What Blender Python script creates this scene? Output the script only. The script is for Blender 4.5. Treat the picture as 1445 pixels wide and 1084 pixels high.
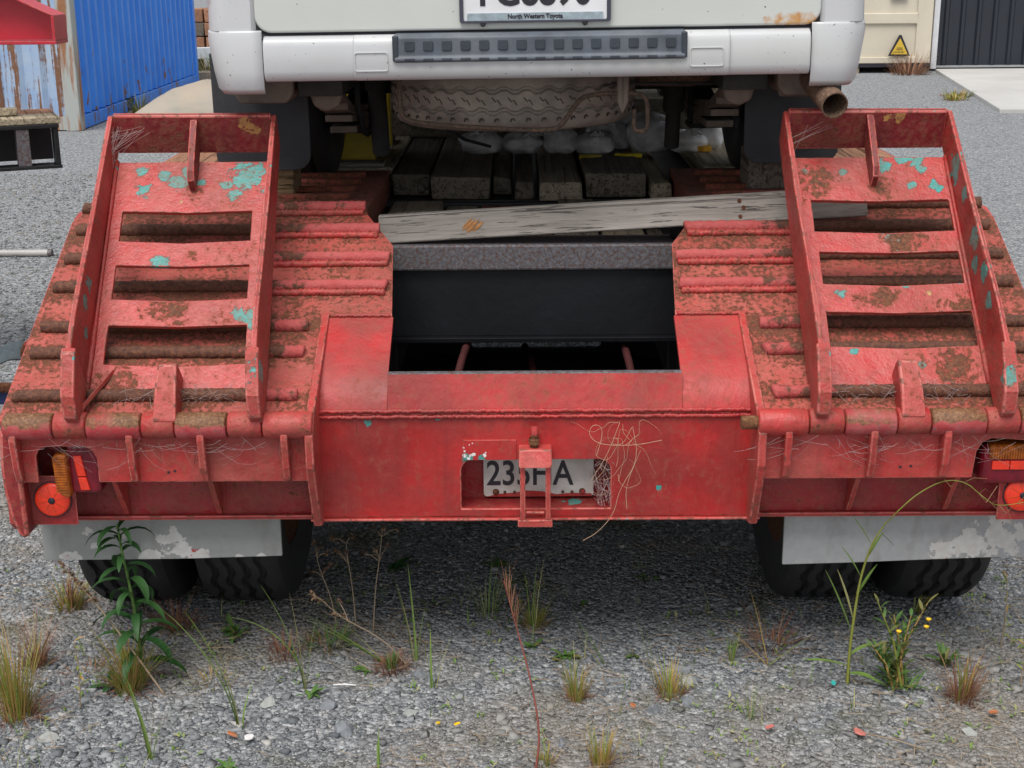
import bpy, bmesh, math, random
import numpy as np
from mathutils import Vector, Matrix, noise as mnoise
from mathutils.geometry import tessellate_polygon
R = math.radians
random.seed(7)
for o in list(bpy.data.objects):
    bpy.data.objects.remove(o)
scene = bpy.context.scene
COL = scene.collection

# ------------------------------------------------------------------ camera, sky, sun, exposure
cam_d = bpy.data.cameras.new('camera')
cam = bpy.data.objects.new('camera', cam_d)
COL.objects.link(cam)
cam_d.sensor_fit = 'HORIZONTAL'
cam_d.sensor_width = 36.0
cam_d.lens = 36.0 * 2000.0 / 1445.0
cam_d.clip_start = 0.05
cam_d.clip_end = 900
cam.matrix_world = (Matrix.Translation((-0.033, -3.21, 1.76)) @ Matrix.Rotation(R(0.37), 4, 'Z')
                    @ Matrix.Rotation(R(90 - 16.75), 4, 'X') @ Matrix.Rotation(R(-0.45), 4, 'Z'))
scene.camera = cam

world = bpy.data.worlds.new('World')
scene.world = world
world.use_nodes = True
wn = world.node_tree
wn.nodes.clear()
w_out = wn.nodes.new('ShaderNodeOutputWorld')
w_bg = wn.nodes.new('ShaderNodeBackground')
w_sky = wn.nodes.new('ShaderNodeTexSky')
w_sky.sky_type = 'NISHITA'
w_sky.sun_disc = False
SUN_EL, SUN_AZ = 64.0, 200.0          # soft sun behind the camera and a little to the left
w_sky.sun_elevation = R(SUN_EL)
w_sky.sun_rotation = R(SUN_AZ)
w_sky.dust_density = 1.0
w_sky.air_density = 1.0
w_hs = wn.nodes.new('ShaderNodeHueSaturation')
w_hs.inputs['Saturation'].default_value = 0.22
w_hs.inputs['Value'].default_value = 1.0
wn.links.new(w_sky.outputs['Color'], w_hs.inputs['Color'])
wn.links.new(w_hs.outputs['Color'], w_bg.inputs['Color'])
w_bg.inputs['Strength'].default_value = 0.07
wn.links.new(w_bg.outputs['Background'], w_out.inputs['Surface'])

sun_d = bpy.data.lights.new('sun', 'SUN')
sun_d.energy = 1.5
sun_d.angle = R(40)
sun_d.color = (1.0, 0.965, 0.92)
sun = bpy.data.objects.new('sun', sun_d)
COL.objects.link(sun)
az = R(SUN_AZ)
to_sun = Vector((math.sin(az) * math.cos(R(SUN_EL)), math.cos(az) * math.cos(R(SUN_EL)), math.sin(R(SUN_EL))))
sun.rotation_euler = to_sun.to_track_quat('Z', 'Y').to_euler()
sun.location = (-2, -6, 9)
vs = scene.view_settings
vs.view_transform = 'Standard'
vs.look = 'None'
vs.gamma = 1.0
vs.use_curve_mapping = False
vs.exposure = 1.17

# ------------------------------------------------------------------ material helpers
class NM:
    def __init__(s, name):
        s.m = bpy.data.materials.new(name)
        s.m.use_nodes = True
        s.t = s.m.node_tree
        s.t.nodes.clear()
        s.out = s.n('ShaderNodeOutputMaterial')
        s.b = s.n('ShaderNodeBsdfPrincipled')
        s.t.links.new(s.b.outputs[0], s.out.inputs[0])
        s.co = s.n('ShaderNodeTexCoord').outputs['Object']
        s.geo = None
    def n(s, ty, **kw):
        x = s.t.nodes.new(ty)
        for k, v in kw.items():
            setattr(x, k, v)
        return x
    def put(s, sock, v):
        if isinstance(v, bpy.types.NodeSocket):
            s.t.links.new(v, sock)
        elif isinstance(v, (tuple, list)) and len(v) == 3 and sock.type == 'RGBA':
            sock.default_value = (*v, 1)
        else:
            sock.default_value = v
    def map(s, scale=(1, 1, 1), loc=(0, 0, 0), rot=(0, 0, 0), vec=None):
        x = s.n('ShaderNodeMapping')
        s.put(x.inputs['Vector'], vec or s.co)
        x.inputs['Scale'].default_value = scale
        x.inputs['Location'].default_value = loc
        x.inputs['Rotation'].default_value = rot
        return x.outputs[0]
    def noise(s, scale, detail=5, rough=.55, vec=None, dist=0.0, color=False):
        x = s.n('ShaderNodeTexNoise')
        s.put(x.inputs['Vector'], vec or s.co)
        x.inputs['Scale'].default_value = scale
        x.inputs['Detail'].default_value = detail
        x.inputs['Roughness'].default_value = rough
        x.inputs['Distortion'].default_value = dist
        return x.outputs['Color' if color else 'Fac']
    def voro(s, scale, vec=None, feature='F1', out='Distance', rand=1.0):
        x = s.n('ShaderNodeTexVoronoi', feature=feature)
        s.put(x.inputs['Vector'], vec or s.co)
        x.inputs['Scale'].default_value = scale
        x.inputs['Randomness'].default_value = rand
        return x.outputs[out]
    def thr(s, v, lo, hi, a=0.0, b=1.0):
        x = s.n('ShaderNodeMapRange')
        s.put(x.inputs[0], v)
        for i, q in enumerate((lo, hi, a, b)):
            s.put(x.inputs[i + 1], q)
        return x.outputs[0]
    def mix(s, f, a, b, blend='MIX'):
        x = s.n('ShaderNodeMix', data_type='RGBA', blend_type=blend)
        s.put(x.inputs[0], f)
        s.put(x.inputs[6], a)
        s.put(x.inputs[7], b)
        return x.outputs[2]
    def ma(s, op, a, b=0.0, c=0.0):
        x = s.n('ShaderNodeMath', operation=op)
        s.put(x.inputs[0], a)
        s.put(x.inputs[1], b)
        s.put(x.inputs[2], c)
        return x.outputs[0]
    def vdist(s, a, b):
        x = s.n('ShaderNodeVectorMath', operation='DISTANCE')
        s.put(x.inputs[0], a)
        x.inputs[1].default_value = b
        return x.outputs['Value']
    def ramp(s, f, stops, interp='LINEAR'):
        x = s.n('ShaderNodeValToRGB')
        x.color_ramp.interpolation = interp
        els = x.color_ramp.elements
        while len(els) < len(stops):
            els.new(0.5)
        for e, (p, c) in zip(els, stops):
            e.position = p
            e.color = (*c, 1)
        s.put(x.inputs[0], f)
        return x.outputs[0]
    def bump(s, h, strength=.5, dist=.01, nrm=None):
        x = s.n('ShaderNodeBump')
        s.put(x.inputs['Height'], h)
        x.inputs['Strength'].default_value = strength
        x.inputs['Distance'].default_value = dist
        if nrm is not None:
            s.put(x.inputs['Normal'], nrm)
        return x.outputs[0]
    def sep(s, vec=None):
        x = s.n('ShaderNodeSeparateXYZ')
        s.put(x.inputs[0], vec or s.co)
        return x.outputs
    def island(s):
        return s.n('ShaderNodeNewGeometry').outputs['Random Per Island']
    def orand(s):
        return s.n('ShaderNodeObjectInfo').outputs['Random']
    def fin(s, col, rough=.6, nrm=None, metal=0.0, spec=.5):
        s.put(s.b.inputs['Base Color'], col)
        s.put(s.b.inputs['Roughness'], rough)
        s.put(s.b.inputs['Metallic'], metal)
        s.b.inputs['Specular IOR Level'].default_value = spec
        if nrm is not None:
            s.put(s.b.inputs['Normal'], nrm)
        return s.m

TEAL = (0.03, 0.36, 0.33)
YEL = (0.55, 0.26, 0.03)
def paint(name, base=(.37, .016, .016), fade=.35, rust=.3, pit=55, chips=.25, blobs=(), yblobs=(), wblobs=(), rblobs=(), rough=.36, dent=.3, bumpy=.6, bars=()):
    k = NM(name)
    big = k.noise(2.3, 4)
    mid = k.noise(9, 6, .6)
    fine = k.noise(60, 5, .6)
    warp = k.noise(30, 8, .68, dist=.4)
    c = k.mix(k.thr(k.ma('ADD', big, k.ma('MULTIPLY', k.ma('SUBTRACT', mid, .5), .35)), .40, .60), tuple(x * 1.10 for x in base), tuple(x * .58 for x in base))
    patch = k.thr(k.noise(4.2, 7, .7, vec=k.map(loc=(6, 9, 4))), .56, .585, 0, .5)
    c = k.mix(patch, c, (base[0] * .66, base[1] * .5, base[2] * .5))
    f = k.ma('MULTIPLY', k.thr(mid, .35, .7), fade)
    c = k.mix(f, c, (.52, .115, .095))
    drip = k.noise(1.0, 6, .6, vec=k.map((26, 26, 3.0)))
    c = k.mix(k.thr(drip, .52, .78, 0, .5), c, (.19, .014, .014))
    c = k.mix(k.thr(fine, .5, .8, 0, .22), c, (.46, .075, .055))
    def layer(mm, soft=.012):
        """ragged flake mask and the thin dark line round it where the paint layer breaks"""
        w = k.ma('ADD', mm, k.ma('MULTIPLY', k.ma('SUBTRACT', warp, .5), 4.6))
        return k.thr(w, 1.0 - soft, 1.0 + soft, 1, 0), k.thr(w, 1.10, 1.22, 1, 0)
    def blobmask(bl):
        mm = None
        for (x, y, z, r) in bl:
            dd = k.ma('DIVIDE', k.vdist(k.co, (x, y, z)), r)
            mm = dd if mm is None else k.ma('MINIMUM', mm, dd)
        return mm
    small = k.ma('ADD', k.noise(13, 7, .62, vec=k.map(loc=(3, 1, 7))), k.ma('MULTIPLY', k.ma('SUBTRACT', warp, .5), .16))
    lv = .80 - chips * .28
    tm = k.thr(small, lv, lv + .006)
    te = k.thr(small, lv - .014, lv - .006)
    if blobs:
        m1, e1 = layer(blobmask(blobs))
        tm = k.ma('MAXIMUM', tm, m1)
        te = k.ma('MAXIMUM', te, e1)
    c = k.mix(k.ma('MULTIPLY', te, .6), c, (.13, .03, .025))
    tealc = k.mix(k.thr(fine, .35, .7), (.035, .30, .275), (.06, .215, .19))
    tealc = k.mix(k.thr(mid, .45, .7, 0, .6), tealc, (.12, .20, .16))
    c = k.mix(tm, c, tealc)
    if yblobs:
        m1, e1 = layer(blobmask(yblobs))
        c = k.mix(k.ma('MULTIPLY', e1, .6), c, (.13, .03, .025))
        c = k.mix(m1, c, k.mix(k.thr(fine, .3, .7), (.50, .26, .06), (.30, .16, .07)))
    if wblobs:
        m1, e1 = layer(blobmask(wblobs))
        c = k.mix(m1, c, (.70, .67, .65))
    # rust: pits gather where rust has a hold (patches, bars, run-downs), with an orange-brown stain round them
    rn = k.noise(pit, 7, .66, vec=k.map(loc=(5, 2, 1)))
    rbig = k.noise(3.5, 5, .65, vec=k.map(loc=(1, 8, 3)))
    run = k.noise(1.0, 6, .62, vec=k.map((34, 4.5, 4.5), loc=(2, 6, 1)))
    hold = k.ma('ADD', k.ma('MULTIPLY', k.ma('SUBTRACT', rbig, .5), .60), k.ma('MULTIPLY', k.ma('SUBTRACT', run, .5), .30))
    if bars:
        yy = k.ma('ADD', k.sep()[1], k.ma('MULTIPLY', k.ma('SUBTRACT', k.noise(14, 4, .6), .5), .05))
        mm = None
        for y in bars:
            dd = k.ma('ABSOLUTE', k.ma('SUBTRACT', yy, y))
            mm = dd if mm is None else k.ma('MINIMUM', mm, dd)
        hold = k.ma('ADD', hold, k.thr(mm, .010, .06, .11, -.06))
    if rblobs:
        hold = k.ma('ADD', hold, k.ma('MULTIPLY', layer(blobmask(rblobs), .5)[0], .30))
    lvl = .78 - rust * .42
    rs = k.ma('ADD', rn, hold)
    stain = k.thr(rs, lvl - .20, lvl + .03, 0, .7)
    c = k.mix(stain, c, k.mix(fine, (.22, .055, .032), (.30, .10, .055)))
    rm = k.thr(rs, lvl - .02, lvl + .10)
    rc = k.ramp(k.noise(130, 5, .72), [(.28, (.035, .014, .010)), (.5, (.125, .044, .020)), (.75, (.26, .10, .042))])
    c = k.mix(rm, c, rc)
    # grime film and fine scratches
    gr = k.thr(k.noise(6, 7, .68, vec=k.map(loc=(11, 4, 2))), .52, .72, 0, .45)
    c = k.mix(gr, c, (.16, .055, .040))
    sc = k.noise(1.0, 3, .5, vec=k.map((240, 240, 18), rot=(.5, .6, .2)))
    c = k.mix(k.thr(sc, .70, .74, 0, .5), c, (.11, .02, .018))
    h = k.ma('SUBTRACT', k.ma('ADD', k.ma('MULTIPLY', mid, .6), k.ma('MULTIPLY', fine, .35)), k.ma('MULTIPLY', rm, .5))
    h = k.ma('SUBTRACT', h, k.ma('MULTIPLY', tm, .3))
    h2 = k.ma('ADD', h, k.ma('MULTIPLY', k.noise(22, 3, .5, dist=1.0), .5))
    streak = k.noise(1.0, 5, .6, vec=k.map((150, 150, 14)))
    h2 = k.ma('ADD', h2, k.ma('MULTIPLY', streak, .35))
    nr = k.bump(h2, bumpy, .010, k.bump(k.noise(5.5, 2, .5), dent, .05))
    ro = k.ma('ADD', k.ma('MULTIPLY', k.ma('MAXIMUM', rm, stain), .45), k.thr(mid, .3, .7, rough, rough + .16))
    return k.fin(c, ro, nr)

def rusty(name, a=(.040, .016, .011), b=(.105, .040, .020), c=(.19, .080, .036), red=.0):
    k = NM(name)
    n = k.noise(95, 6, .7)
    col = k.ramp(n, [(.3, a), (.5, b), (.72, c)])
    if red:
        col = k.mix(k.ma('MULTIPLY', k.thr(k.noise(18, 5, .6), .55, .6), red), col, (.42, .05, .05))
    return k.fin(col, .88, k.bump(n, .9, .006), spec=.25)

def simple(name, col, rough=.6, var=.3, scale=20, bump=.2, bscale=60, metal=0.0, dirt=None, dirt_amt=.4, spec=.5):
    k = NM(name)
    n = k.noise(scale, 5, .6)
    c = k.mix(k.thr(n, .3, .7, 0, 1), tuple(x * (1 - var) for x in col), tuple(min(1, x * (1 + var * .6)) for x in col))
    if dirt:
        c = k.mix(k.thr(k.noise(scale * .35, 6, .65, vec=k.map(loc=(4, 4, 4))), .45, .7, 0, dirt_amt), c, dirt)
    nr = k.bump(k.noise(bscale, 4, .6), bump, .004) if bump else None
    return k.fin(c, rough, nr, metal, spec)

def chipped(name, col, spots):
    """old painted board: grey paint flaked off to white primer and red undercoat"""
    k = NM(name)
    n = k.noise(7, 7, .62, dist=.6)
    f = k.noise(50, 5, .6)
    c = k.mix(k.thr(k.noise(2.5, 4), .3, .7), tuple(x * .85 for x in col), col)
    c = k.mix(k.thr(f, .4, .7, 0, .25), c, (.22, .23, .23))
    mm = None
    for (x, y, z, r) in spots:
        dd = k.ma('DIVIDE', k.vdist(k.map((1, 1, 1.6)), (x, y, z * 1.6)), r)
        mm = dd if mm is None else k.ma('MINIMUM', mm, dd)
    w = k.ma('ADD', mm, k.ma('MULTIPLY', k.ma('SUBTRACT', k.noise(26, 5, .6), .5), 3.4))
    m1 = k.thr(w, .97, 1.02, 1, 0)
    m1 = k.ma('MAXIMUM', m1, k.thr(k.noise(60, 4, .55), .73, .735))
    c = k.mix(k.thr(k.noise(1.0, 6, .65, vec=k.map((14, 14, 5))), .52, .72, 0, .45), c, (.17, .155, .13))
    c = k.mix(m1, c, k.mix(k.thr(f, .4, .6), (.54, .51, .48), (.60, .59, .575)))
    m2 = k.ma('MULTIPLY', m1, k.thr(k.noise(20, 4, .6, vec=k.map(loc=(7, 0, 0))), .62, .64))
    c = k.mix(m2, c, (.42, .06, .05))
    return k.fin(c, .6, k.bump(k.ma('SUBTRACT', f, m1), .4, .003), spec=.35)

def wood(name, a, b, along='X', knots=(), rough=.85, crack=.5):
    k = NM(name)
    sc = {'X': (1.2, 22, 22), 'Y': (22, 1.2, 22)}[along]
    v = k.map(sc, vec=None)
    g = k.noise(2.2, 8, .65, vec=v, dist=.4)
    g2 = k.noise(7, 5, .6, vec=v)
    c = k.mix(k.thr(g, .3, .7), a, b)
    c = k.mix(k.thr(k.noise(3, 5, .6), .45, .75, 0, .5), c, tuple(x * .6 for x in a))
    g3 = k.noise(1.0, 6, .6, vec=k.map({'X': (.9, 60, 60), 'Y': (60, .9, 60)}[along]), dist=.6)
    cm = k.ma('MAXIMUM', k.thr(g2, .60, .66), k.thr(g3, .58, .63))
    c = k.mix(k.ma('MULTIPLY', cm, crack), c, tuple(x * .3 for x in a))
    for (x, y, z, r) in knots:
        d = k.vdist(k.map((.55, 1, 1)), (x * .55, y, z))
        d = k.ma('ADD', d, k.ma('MULTIPLY', k.ma('SUBTRACT', k.noise(40, 3), .5), r * .8))
        c = k.mix(k.thr(d, r * .5, r, .8, 0), c, (.10, .07, .055))
    tint = k.thr(k.orand(), 0, 1, .72, 1.2)
    c = k.mix(1.0, c, tint, 'MULTIPLY')
    return k.fin(c, rough, k.bump(k.ma('SUBTRACT', g, k.ma('MULTIPLY', cm, .9)), .9, .010), spec=.2)

def foliage(name, a, b, tip=None, rough=.55):
    k = NM(name)
    i = k.island()
    c = k.mix(i, a, b)
    c = k.mix(k.thr(k.noise(35, 3), .4, .7, 0, .4), c, tuple(x * .6 for x in a))
    if tip:
        c = k.mix(k.thr(k.ma('FRACT', k.ma('MULTIPLY', i, 7.3)), .62, .7), c, tip)
    m = k.fin(c, rough, None, spec=.3)
    k.b.inputs['Transmission Weight'].default_value = 0.0
    return m

_edge = []
def EDGE():
    if not _edge:
        k = NM('worn_red_edge')
        n1, n2 = k.noise(45, 6, .65), k.noise(11, 5, .6)
        c = k.mix(k.thr(n2, .4, .65), (.44, .065, .055), (.52, .15, .125))
        c = k.mix(k.thr(n1, .52, .58, 0, .85), c, (.15, .055, .035))
        c = k.mix(k.thr(k.noise(22, 4, .6, vec=k.map(loc=(8, 2, 5))), .68, .70), c, (.05, .32, .29))
        _edge.append(k.fin(c, .5, k.bump(n1, .6, .006)))
    return _edge[0]

# ------------------------------------------------------------------ mesh helpers
class MB:
    def __init__(s):
        s.v = []
        s.f = []
    def add(s, vs_, fs_):
        o = len(s.v)
        s.v += [tuple(p) for p in vs_]
        s.f += [tuple(i + o for i in q) for q in fs_]
        return s
    def box(s, x0, x1, y0, y1, z0, z1, fn=None):
        p = [(x0, y0, z0), (x1, y0, z0), (x1, y1, z0), (x0, y1, z0), (x0, y0, z1), (x1, y0, z1), (x1, y1, z1), (x0, y1, z1)]
        if fn:
            p = [fn(*q) for q in p]
        return s.add(p, [(0, 3, 2, 1), (4, 5, 6, 7), (0, 1, 5, 4), (1, 2, 6, 5), (2, 3, 7, 6), (3, 0, 4, 7)])
    def plate(s, outer, fn, w0, w1, holes=()):
        """2D outline (with holes) extruded from w0 to w1; fn(u, v, w) gives the point"""
        loops = [list(outer)] + [list(h) for h in holes]
        pts = [p for l in loops for p in l]
        if holes:
            bm = bmesh.new()
            bv = [bm.verts.new((u, v, 0)) for u, v in pts]
            bm.verts.index_update()
            o, ed = 0, []
            for l in loops:
                for i in range(len(l)):
                    ed.append(bm.edges.new((bv[o + i], bv[o + (i + 1) % len(l)])))
                o += len(l)
            bmesh.ops.triangle_fill(bm, edges=ed, use_beauty=True)
            tri = [tuple(v.index for v in f.verts) for f in bm.faces]
            bm.free()
        else:
            tri = [tuple(range(len(pts)))]
        n = len(pts)
        vv = [fn(u, v, w0) for u, v in pts] + [fn(u, v, w1) for u, v in pts]
        ff = []
        for t in tri:
            ff.append(tuple(t))
            ff.append(tuple(i + n for i in reversed(t)))
        o = 0
        for l in loops:
            m = len(l)
            for i in range(m):
                a, b = o + i, o + (i + 1) % m
                ff.append((a, b, b + n, a + n))
            o += m
        return s.add(vv, ff)
    def tube(s, pts, r, seg=8, cap=True, up=None):
        pts = [Vector(p) for p in pts]
        rr = r if isinstance(r, (list, tuple)) else [r] * len(pts)
        o = len(s.v)
        prev = None
        for i, p in enumerate(pts):
            d = (pts[min(i + 1, len(pts) - 1)] - pts[max(i - 1, 0)])
            d = d.normalized() if d.length > 1e-9 else Vector((0, 0, 1))
            if prev is None:
                a = d.orthogonal().normalized()
            else:
                a = (prev - d * prev.dot(d))
                a = a.normalized() if a.length > 1e-6 else d.orthogonal().normalized()
            prev = a
            b = d.cross(a)
            for j in range(seg):
                t = 2 * math.pi * j / seg
                s.v.append(tuple(p + (a * math.cos(t) + b * math.sin(t)) * rr[i]))
        for i in range(len(pts) - 1):
            for j in range(seg):
                s.f.append((o + i * seg + j, o + i * seg + (j + 1) % seg, o + (i + 1) * seg + (j + 1) % seg, o + (i + 1) * seg + j))
        if cap:
            s.f.append(tuple(o + j for j in reversed(range(seg))))
            e = o + (len(pts) - 1) * seg
            s.f.append(tuple(e + j for j in range(seg)))
        return s
    def lathe(s, prof, seg, fn, closed=False, zig=None):
        """prof: (radius, axial); fn(radial x, radial y, axial) -> point"""
        o = len(s.v)
        n = len(prof)
        for j in range(seg):
            t = 2 * math.pi * j / seg
            for i, (r, a) in enumerate(prof):
                aa = a + (zig(i, j) if zig else 0)
                s.v.append(fn(r * math.cos(t), r * math.sin(t), aa))
        for j in range(seg):
            j2 = (j + 1) % seg
            for i in range(n if closed else n - 1):
                i2 = (i + 1) % n
                s.f.append((o + j * n + i, o + j2 * n + i, o + j2 * n + i2, o + j * n + i2))
        return s
    def disc(s, c, r, y, seg=24, fn=None):
        pts = [(c[0] + r * math.cos(2 * math.pi * j / seg), y, c[1] + r * math.sin(2 * math.pi * j / seg)) for j in range(seg)]
        return s.add(pts, [tuple(range(seg))])
    def build(s, name, mat, parent=None, org=(0, 0, 0), bevel=0, smooth=False, seg=2, kind=None, jitter=0):
        me = bpy.data.meshes.new(name)
        vv = [(p[0] - org[0], p[1] - org[1], p[2] - org[2]) for p in s.v]
        if jitter:
            vv = [(p[0] + random.uniform(-jitter, jitter), p[1] + random.uniform(-jitter, jitter), p[2] + random.uniform(-jitter, jitter)) for p in vv]
        me.from_pydata(vv, [], s.f)
        bm = bmesh.new()
        bm.from_mesh(me)
        bmesh.ops.remove_doubles(bm, verts=bm.verts, dist=1e-6)
        bmesh.ops.recalc_face_normals(bm, faces=bm.faces)
        if smooth:
            for f in bm.faces:
                f.smooth = True
            if isinstance(smooth, float):
                for e in bm.edges:
                    if len(e.link_faces) == 2 and e.calc_face_angle(0) > smooth:
                        e.smooth = False
        bm.to_mesh(me)
        bm.free()
        me.materials.append(mat)
        o = bpy.data.objects.new(name, me)
        COL.objects.link(o)
        if parent:
            o.parent = parent
        if bevel:
            b = o.modifiers.new('bevel', 'BEVEL')
            b.width = bevel
            b.segments = seg
            b.limit_method = 'ANGLE'
            b.angle_limit = R(35)
            b.harden_normals = False
            if mat.name.find('red_paint') >= 0 or mat.name.find('ramp') >= 0:
                me.materials.append(EDGE())
                b.material = 1
        if kind:
            o['kind'] = kind
        return o

def rrect(x0, x1, y0, y1, r, n=4, corners=(1, 1, 1, 1)):
    """rounded rectangle, counter-clockwise from lower left"""
    out = []
    for (cx, cy, a0, on, px, py) in ((x0 + r, y0 + r, 180, corners[0], x0, y0), (x1 - r, y0 + r, 270, corners[1], x1, y0),
                                     (x1 - r, y1 - r, 0, corners[2], x1, y1), (x0 + r, y1 - r, 90, corners[3], x0, y1)):
        if on:
            for i in range(n + 1):
                t = R(a0 + 90 * i / n)
                out.append((cx + r * math.cos(t), cy + r * math.sin(t)))
        else:
            out.append((px, py))
    return out

def thing(name, label, cat, loc=(0, 0, 0), group=None, rot=(0, 0, 0)):
    o = bpy.data.objects.new(name, None)
    o.empty_display_size = .05
    COL.objects.link(o)
    o.location = loc
    o.rotation_euler = rot
    return tag(o, label, cat, group)
def tag(o, label, cat, group=None):
    o['label'] = label
    o['category'] = cat
    if group:
        o['group'] = group
    return o
def struct(o):
    o['kind'] = 'structure'
    return o
def text_mesh(name, body, size, mat, parent, loc, rot=(90, 0, 0), bold=0.0, ext=.0006, sx=1.0, align='CENTER'):
    cu = bpy.data.curves.new(name, 'FONT')
    cu.body = body
    cu.size = size
    cu.align_x = align
    cu.align_y = 'CENTER'
    cu.offset = bold
    cu.extrude = ext
    cu.resolution_u = 4
    t = bpy.data.objects.new(name + '_curve', cu)
    COL.objects.link(t)
    dg = bpy.context.evaluated_depsgraph_get()
    me = bpy.data.meshes.new_from_object(t.evaluated_get(dg))
    bpy.data.objects.remove(t)
    me.transform(Matrix.Diagonal((sx, 1, 1, 1)))
    me.materials.clear()
    me.materials.append(mat)
    o = bpy.data.objects.new(name, me)
    COL.objects.link(o)
    o.parent = parent
    o.location = loc
    o.rotation_euler = [R(a) for a in rot]
    return o
def soft(pts, it=2):
    """corner-cutting, keeps the end points"""
    pts = [Vector(p) for p in pts]
    for _ in range(it):
        out = [pts[0]]
        for a, b in zip(pts[:-1], pts[1:]):
            out += [a.lerp(b, .25), a.lerp(b, .75)]
        pts = out + [pts[-1]]
    return pts
XZ = lambda u, v, w: (u, w, v)
YZ = lambda u, v, w: (w, u, v)
XY = lambda u, v, w: (u, v, w)

# ------------------------------------------------------------------ shared materials
M = {}
M['red'] = paint('red_paint_panel', fade=.25, rust=.05, chips=.12)
M['red_curve'] = paint('red_paint_curved', base=(.38, .020, .020), fade=.3, rust=.14, chips=.24, rough=.44, dent=.10, bumpy=.3)
M['red_wing'] = paint('red_paint_faded', base=(.41, .030, .028), fade=.6, rust=.24, chips=.35)
M['red_low'] = paint('red_paint_lower', base=(.30, .015, .02), fade=.1, rust=.22, chips=.05)
M['red_slope'] = paint('red_paint_pitted', base=(.40, .055, .045), fade=.7, rust=.60, pit=85, chips=.22, bars=(-.019, .116, .203, .342, .446, .556, .645))
M['red_deck'] = paint('red_deck_worn', base=(.26, .045, .035), fade=.2, rust=.66, pit=45, chips=.0, rough=.6)
M['rust'] = rusty('rust_brown')
M['rust_red'] = rusty('rust_with_red_paint', red=.9)
M['rust_tan'] = rusty('rust_tan', (.06, .026, .015), (.17, .075, .035), (.32, .17, .085), red=.25)
k = NM('tread_bar_rust_and_paint')
xx = k.ma('ABSOLUTE', k.sep()[0])
n1 = k.noise(95, 6, .7)
rc = k.ramp(n1, [(.3, (.045, .017, .012)), (.5, (.12, .044, .024)), (.72, (.21, .085, .042))])
pm = k.thr(k.ma('ADD', xx, k.ma('MULTIPLY', k.ma('SUBTRACT', k.noise(20, 6, .65), .5), .75)), .60, .66, 1, 0)
pc = k.mix(k.noise(30), (.42, .04, .04), (.50, .13, .12))
M['bar'] = k.fin(k.mix(pm, rc, pc), .7, k.bump(n1, .9, .006))
M['bead'] = paint('red_weld_bead', base=(.42, .03, .03), fade=.3, rust=.38, pit=70, chips=.25)
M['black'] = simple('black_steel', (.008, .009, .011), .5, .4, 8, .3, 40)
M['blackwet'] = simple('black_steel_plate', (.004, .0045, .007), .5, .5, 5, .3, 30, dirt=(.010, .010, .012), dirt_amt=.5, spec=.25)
M['rubber'] = simple('tyre_rubber', (.017, .017, .019), .75, .4, 12, .3, 90, dirt=(.04, .036, .032), dirt_amt=.45)
M['flap'] = simple('rubber_flap', (.022, .024, .028), .6, .35, 7, .2, 120, dirt=(.06, .06, .065), dirt_amt=.5)
M['vanwhite'] = None
M['steelgrey'] = None

k = NM('galvanised_worn')
n = k.noise(70, 6, .7)
c = k.mix(k.thr(n, .35, .65), (.10, .10, .115), (.20, .20, .215))
c = k.mix(k.thr(k.noise(110, 4, .7, vec=k.map(loc=(2, 2, 2))), .46, .58, 0, .8), c, (.11, .055, .040))
M['steelgrey'] = k.fin(c, .6, k.bump(n, .5, .003), .35)

# white van paint with black stone chips and a greenish film
k = NM('white_van_paint')
c = k.mix(k.thr(k.noise(3, 5, .6), .35, .7), (.52, .525, .54), (.46, .465, .465))
c = k.mix(k.thr(k.noise(2, 4, .6, vec=k.map((1, 1, 3))), .5, .8, 0, .35), c, (.52, .54, .44))
ch = k.noise(130, 2, .5)
chm = k.ma('MULTIPLY', k.thr(ch, .695, .71), k.thr(k.noise(7, 5, .65, vec=k.map(loc=(3, 3, 3))), .47, .53))
c = k.mix(chm, c, (.05, .05, .06))
c = k.mix(k.thr(k.noise(30, 5, .7, vec=k.map(loc=(9, 1, 2))), .6, .8, 0, .25), c, (.45, .43, .40))
M['vanwhite'] = k.fin(c, .32, k.bump(k.noise(4, 2), .03, .01))
k = NM('white_tailgate_paint')
c = k.mix(k.thr(k.noise(2.2, 5, .6), .35, .7), (.54, .555, .535), (.495, .51, .465))
ch = k.noise(85, 2, .5)
c = k.mix(k.thr(ch, .75, .765), c, (.06, .06, .06))
rm = k.ma('ADD', k.ma('DIVIDE', k.vdist(k.map((.45, 1, 2.4)), ((.665) * .45, .05, .505 * 2.4)), .045), k.ma('MULTIPLY', k.ma('SUBTRACT', k.noise(45, 4, .6), .5), 2.0))
c = k.mix(k.thr(rm, .7, 1.3, 1, 0), c, k.mix(k.noise(60), (.40, .13, .05), (.58, .38, .12)))
M['tailgate'] = k.fin(c, .35)
M['plastic'] = simple('grey_step_plastic', (.085, .10, .125), .55, .3, 14, .15, 150, dirt=(.22, .23, .24), dirt_amt=.35)
M['plastic_dark'] = simple('dark_step_plastic', (.035, .045, .06), .5, .3, 14, .15, 150)
M['underdirt'] = simple('dusty_underbody', (.20, .16, .135), .9, .4, 10, .4, 60, dirt=(.17, .14, .115), dirt_amt=.6, spec=.2)
M['underdark'] = simple('dark_underbody', (.045, .043, .042), .85, .4, 10, .3, 60, dirt=(.05, .045, .04), dirt_amt=.6, spec=.2)
M['spare'] = simple('dusty_spare_tyre', (.26, .228, .195), .9, .4, 9, .45, 70, dirt=(.08, .07, .06), dirt_amt=.75, spec=.15)
M['pipe_rust'] = rusty('exhaust_rust', (.06, .036, .026), (.15, .092, .062), (.26, .165, .11))
M['carrier'] = rusty('carrier_rust', (.035, .028, .025), (.10, .072, .055), (.20, .12, .075))
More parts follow.
